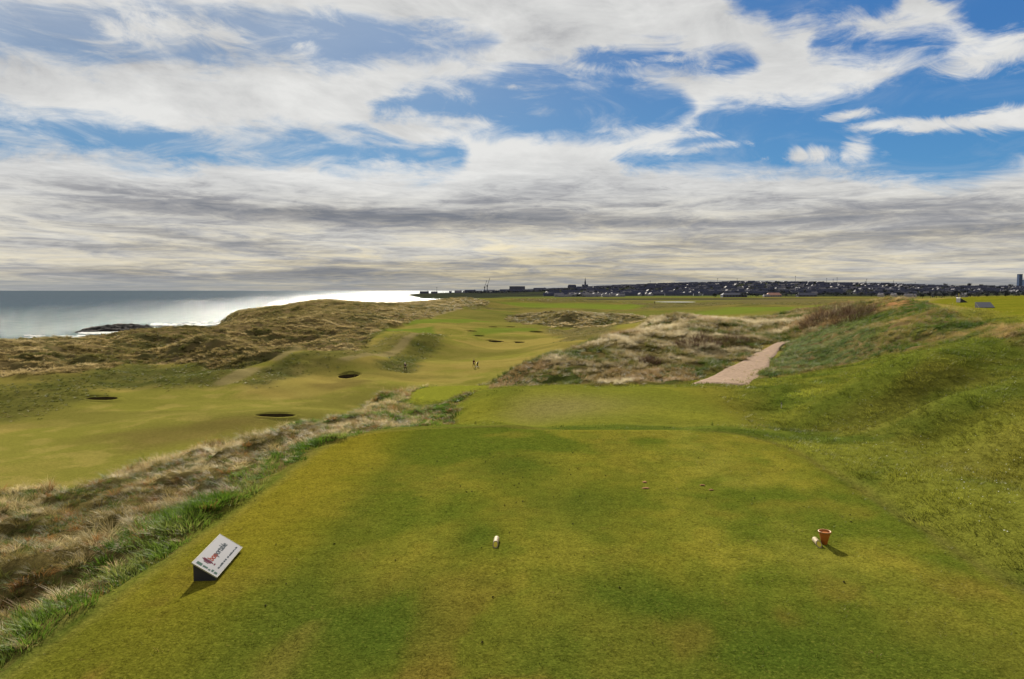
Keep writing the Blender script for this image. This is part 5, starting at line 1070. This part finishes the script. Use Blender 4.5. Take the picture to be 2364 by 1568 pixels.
building('tower_block', 2366, 3750, 30, 20, 42, 'shorter blue tower cut by the right edge of the picture', 'building', bpy.data.materials['tower_glass'], roofc[0], 8, 4)
building('hall', 1290 + 30, 3500, 42, 18, 16, 'dark hall on the skyline left of the church spire', 'building', wallc[1], roofc[0], 2, 5, False, 7)
# church
x = (1350 - 1182) / F * 3400; e = empty('church', (x, 3400, Hat(x, 3400)), label='church with a tall thin spire on the skyline', category='church')
V, Fc, M = [], [], []; MBox(V, Fc, M, -14, 14, -9, 9, -4, 11); link('wall', mesh_m('wall', V, Fc, M, [wallc[1]]), e)
link('roof', new_mesh('roof', [(-14.5, -9.5, 11), (14.5, -9.5, 11), (14.5, 9.5, 11), (-14.5, 9.5, 11), (-14.5, 0, 20), (14.5, 0, 20)], [(0, 1, 5, 4), (2, 3, 4, 5), (1, 2, 5), (3, 0, 4)], [roofc[0]]), e)
V, Fc, M = [], [], []; MBox(V, Fc, M, -4, 4, -14, -6, -4, 27); tw_ = link('tower', mesh_m('tower', V, Fc, M, [wallc[1]]), e)
lathe('spire', [(4.2, 27), (2.2, 38), (0.5, 52), (0.0001, 54)], roofc[0], 8, tw_).location = (0, -10, 0)
# cranes and masts
m_steel = simple('crane_steel', (0.05, 0.05, 0.06), .6, .3)
for i, (px, h, lab) in enumerate(((1119, 62, 'harbour crane with its jib raised, left one'), (1125, 74, 'taller harbour crane with raised jib, right one'))):
    d = 3700; x = (px - 1182) / F * d; e = empty('harbour_crane', (x, d, max(1, Hat(x, d))), label=lab, category='crane', group='harbour cranes')
    V, Fc, M = [], [], []; MBox(V, Fc, M, -1.8, 1.8, -1.8, 1.8, -3, h * .5); link('mast', mesh_m('mast', V, Fc, M, [m_steel]), e)
    V, Fc, M = [], [], []; MBox(V, Fc, M, -.9, .9, -.9, .9, 0, h * .6); j = link('jib', mesh_m('jib', V, Fc, M, [m_steel]), e); j.location = (0, 0, h * .45); j.rotation_euler = (0, R(18), 0)
    V, Fc, M = [], [], []; MBox(V, Fc, M, -4, 4, -3, 3, h * .42, h * .5); link('cab', mesh_m('cab', V, Fc, M, [m_steel]), e)
mast = None
for i, (px, h) in enumerate(((1009, 30), (1500, 22), (1834, 34), (1906, 26), (1921, 22), (1930, 30), (1998, 26), (1995, 16), (2060, 20), (2110, 18), (1655, 24), (1700, 20))):
    d = 3550; x = (px - 1182) / F * d; e = empty('lighting_mast', (x, d, Hat(x, d)), label='thin dark mast on the town skyline, ' + ordn([1009, 1500, 1655, 1700, 1834, 1906, 1921, 1930, 1995, 1998, 2060, 2110].index(px)) + ' from the left', category='mast', group='masts on the town skyline')
    V, Fc, M = [], [], []; MBox(V, Fc, M, -.55, .55, -.55, .55, -2, h); link('pole', mesh_m('pole', V, Fc, M, [m_steel]), e)
    V, Fc, M = [], [], []; MBox(V, Fc, M, -2.6, 2.6, -.5, .5, h, h + 1.6); link('lamp_head', mesh_m('lamp_head', V, Fc, M, [m_steel]), e)
# trees
m_leaf, t, out = material('tree_foliage'); b = t.add('ShaderNodeBsdfPrincipled'); co = t.add('ShaderNodeTexCoord').outputs['Object']
t.l.new(t.mix(t.noise(co, 1.3, 3), (0.022, 0.027, 0.036, 1), (0.046, 0.054, 0.060, 1)), b.inputs['Base Color']); b.inputs['Roughness'].default_value = .9; b.inputs['Specular IOR Level'].default_value = .1; t.l.new(b.outputs[0], out.inputs[0])  # leaf tones blued, with the haze of distance put into the colour
m_bark = simple('bark', (0.05, 0.04, 0.035), .9, .1)
def crown_mesh(sd_, w_, h_, n=520, q=.5):
    r = random.Random(sd_); V, Fc = [], []; lob = [(r.uniform(-.5, .5) * w_, r.uniform(-.5, .5) * w_, h_ * r.uniform(.45, .85), w_ * r.uniform(.3, .5)) for _ in range(6)]
    for _ in range(n):
        l = r.choice(lob); u = Vector((r.gauss(0, 1), r.gauss(0, 1), r.gauss(0, .8))).normalized() * l[3] * r.uniform(.5, 1.05); c = Vector(l[:3]) + u; s0 = len(V)
        a = Vector((r.gauss(0, 1), r.gauss(0, 1), r.gauss(0, 1))).normalized(); b_ = a.cross(Vector((r.random(), r.random(), r.random()))).normalized(); s_ = q * r.uniform(.6, 1.4)
        V.extend([tuple(c + a * s_), tuple(c + b_ * s_), tuple(c - a * s_), tuple(c - b_ * s_)]); Fc.append((s0, s0 + 1, s0 + 2, s0 + 3))
    return new_mesh('crown', V, Fc, [m_leaf])
def trunk_mesh(h_, r0):
    V, Fc = [], []; n = 7
    def br(p, q_, ra, rb):
        d = (Vector(q_) - Vector(p)).normalized(); a = d.cross(Vector((0.3, .9, .1))).normalized(); b_ = d.cross(a); s0 = len(V)
        for c, rad in ((Vector(p), ra), (Vector(q_), rb)):
            for i in range(n): th = 2 * math.pi * i / n; V.append(tuple(c + a * rad * math.cos(th) + b_ * rad * math.sin(th)))
        for i in range(n): j = (i + 1) % n; Fc.append((s0 + i, s0 + j, s0 + n + j, s0 + n + i))
    br((0, 0, -1), (0, 0, h_ * .4), r0, r0 * .7)
    for a in range(4): br((0, 0, h_ * .38), (math.cos(a * 1.6) * h_ * .22, math.sin(a * 1.6) * h_ * .22, h_ * .68), r0 * .55, r0 * .15)
    return new_mesh('trunk', V, Fc, [m_bark])
crowns = [crown_mesh(i, 9, 11) for i in range(4)]; trk = trunk_mesh(11, .45)
for i, (px, d, sc) in enumerate(((2128, 1300, .8), (2146, 1350, 1.0), (2160, 1250, 1.2), (2178, 1300, 1.15), (2196, 1280, 1.0), (2210, 1320, 1.2), (2238, 1250, .95), (2256, 1350, 1.1), (2275, 1300, .8), (2300, 1280, .9), (2322, 1350, 1.05), (2345, 1250, .85), (2362, 1300, 1.1), (1716, 1760, 1.1), (1732, 1800, .9), (1648, 1760, .9), (1745, 1780, .8), (1812, 1780, .9), (1836, 1800, 1.1), (1930, 1780, 1.0), (1950, 1760, .9), (1985, 1800, 1.1), (2010, 1700, .9), (2180, 3500, 1.6), (2235, 3500, 1.7), (2262, 3550, 1.3), (2330, 3600, 1.7))):
    x = (px - 1182) / F * d; where = 'in the belt behind the far right tee' if px > 2100 and d < 2000 else ('on the right skyline' if d > 3000 else 'at the foot of the town')
    e = empty('tree', (x, d, Hat(x, d)), (0, 0, i * 1.3), label='dark rounded tree ' + where + ', ' + ordn(i % 13 if i < 13 else (i - 13 if i < 23 else i - 23)) + ' from the left', category='tree', group='dark trees ' + where); e.scale = (sc,) * 3
    link('crown', crowns[i % 4], e); link('trunk', trk, e)
Pt = proto('tree_kinds', crowns)
n = 3800; dd_ = rng.uniform(1850, 3750, n); px = np.where(rng.random(n) < .12, rng.uniform(1080, 1320, n), rng.uniform(1240, 2400, n)); dd_ = np.where((px < 1320), rng.uniform(2900, 3700, n), dd_)
dd_ = np.where(rng.random(n) < .16, rng.uniform(3450, 3650, n), dd_); dd_ = np.where((px > 1350) & (px < 1700) & (dd_ < 2150), dd_ + 250, dd_)
x = (px - 1182) / F * dd_; s_ = rng.uniform(.35, .85, n); one = np.ones((n, 3))
scatter('town_trees', Pt, np.stack([x, dd_, sample(GZr, x, dd_)], -1), rn(n, 0, 6), np.zeros((n, 2)), np.stack([s_ * 1.3, s_ * 1.3, s_ * .9], -1), one * .03, label='dark trees and gardens massed between the houses')
print('houses', cnt)
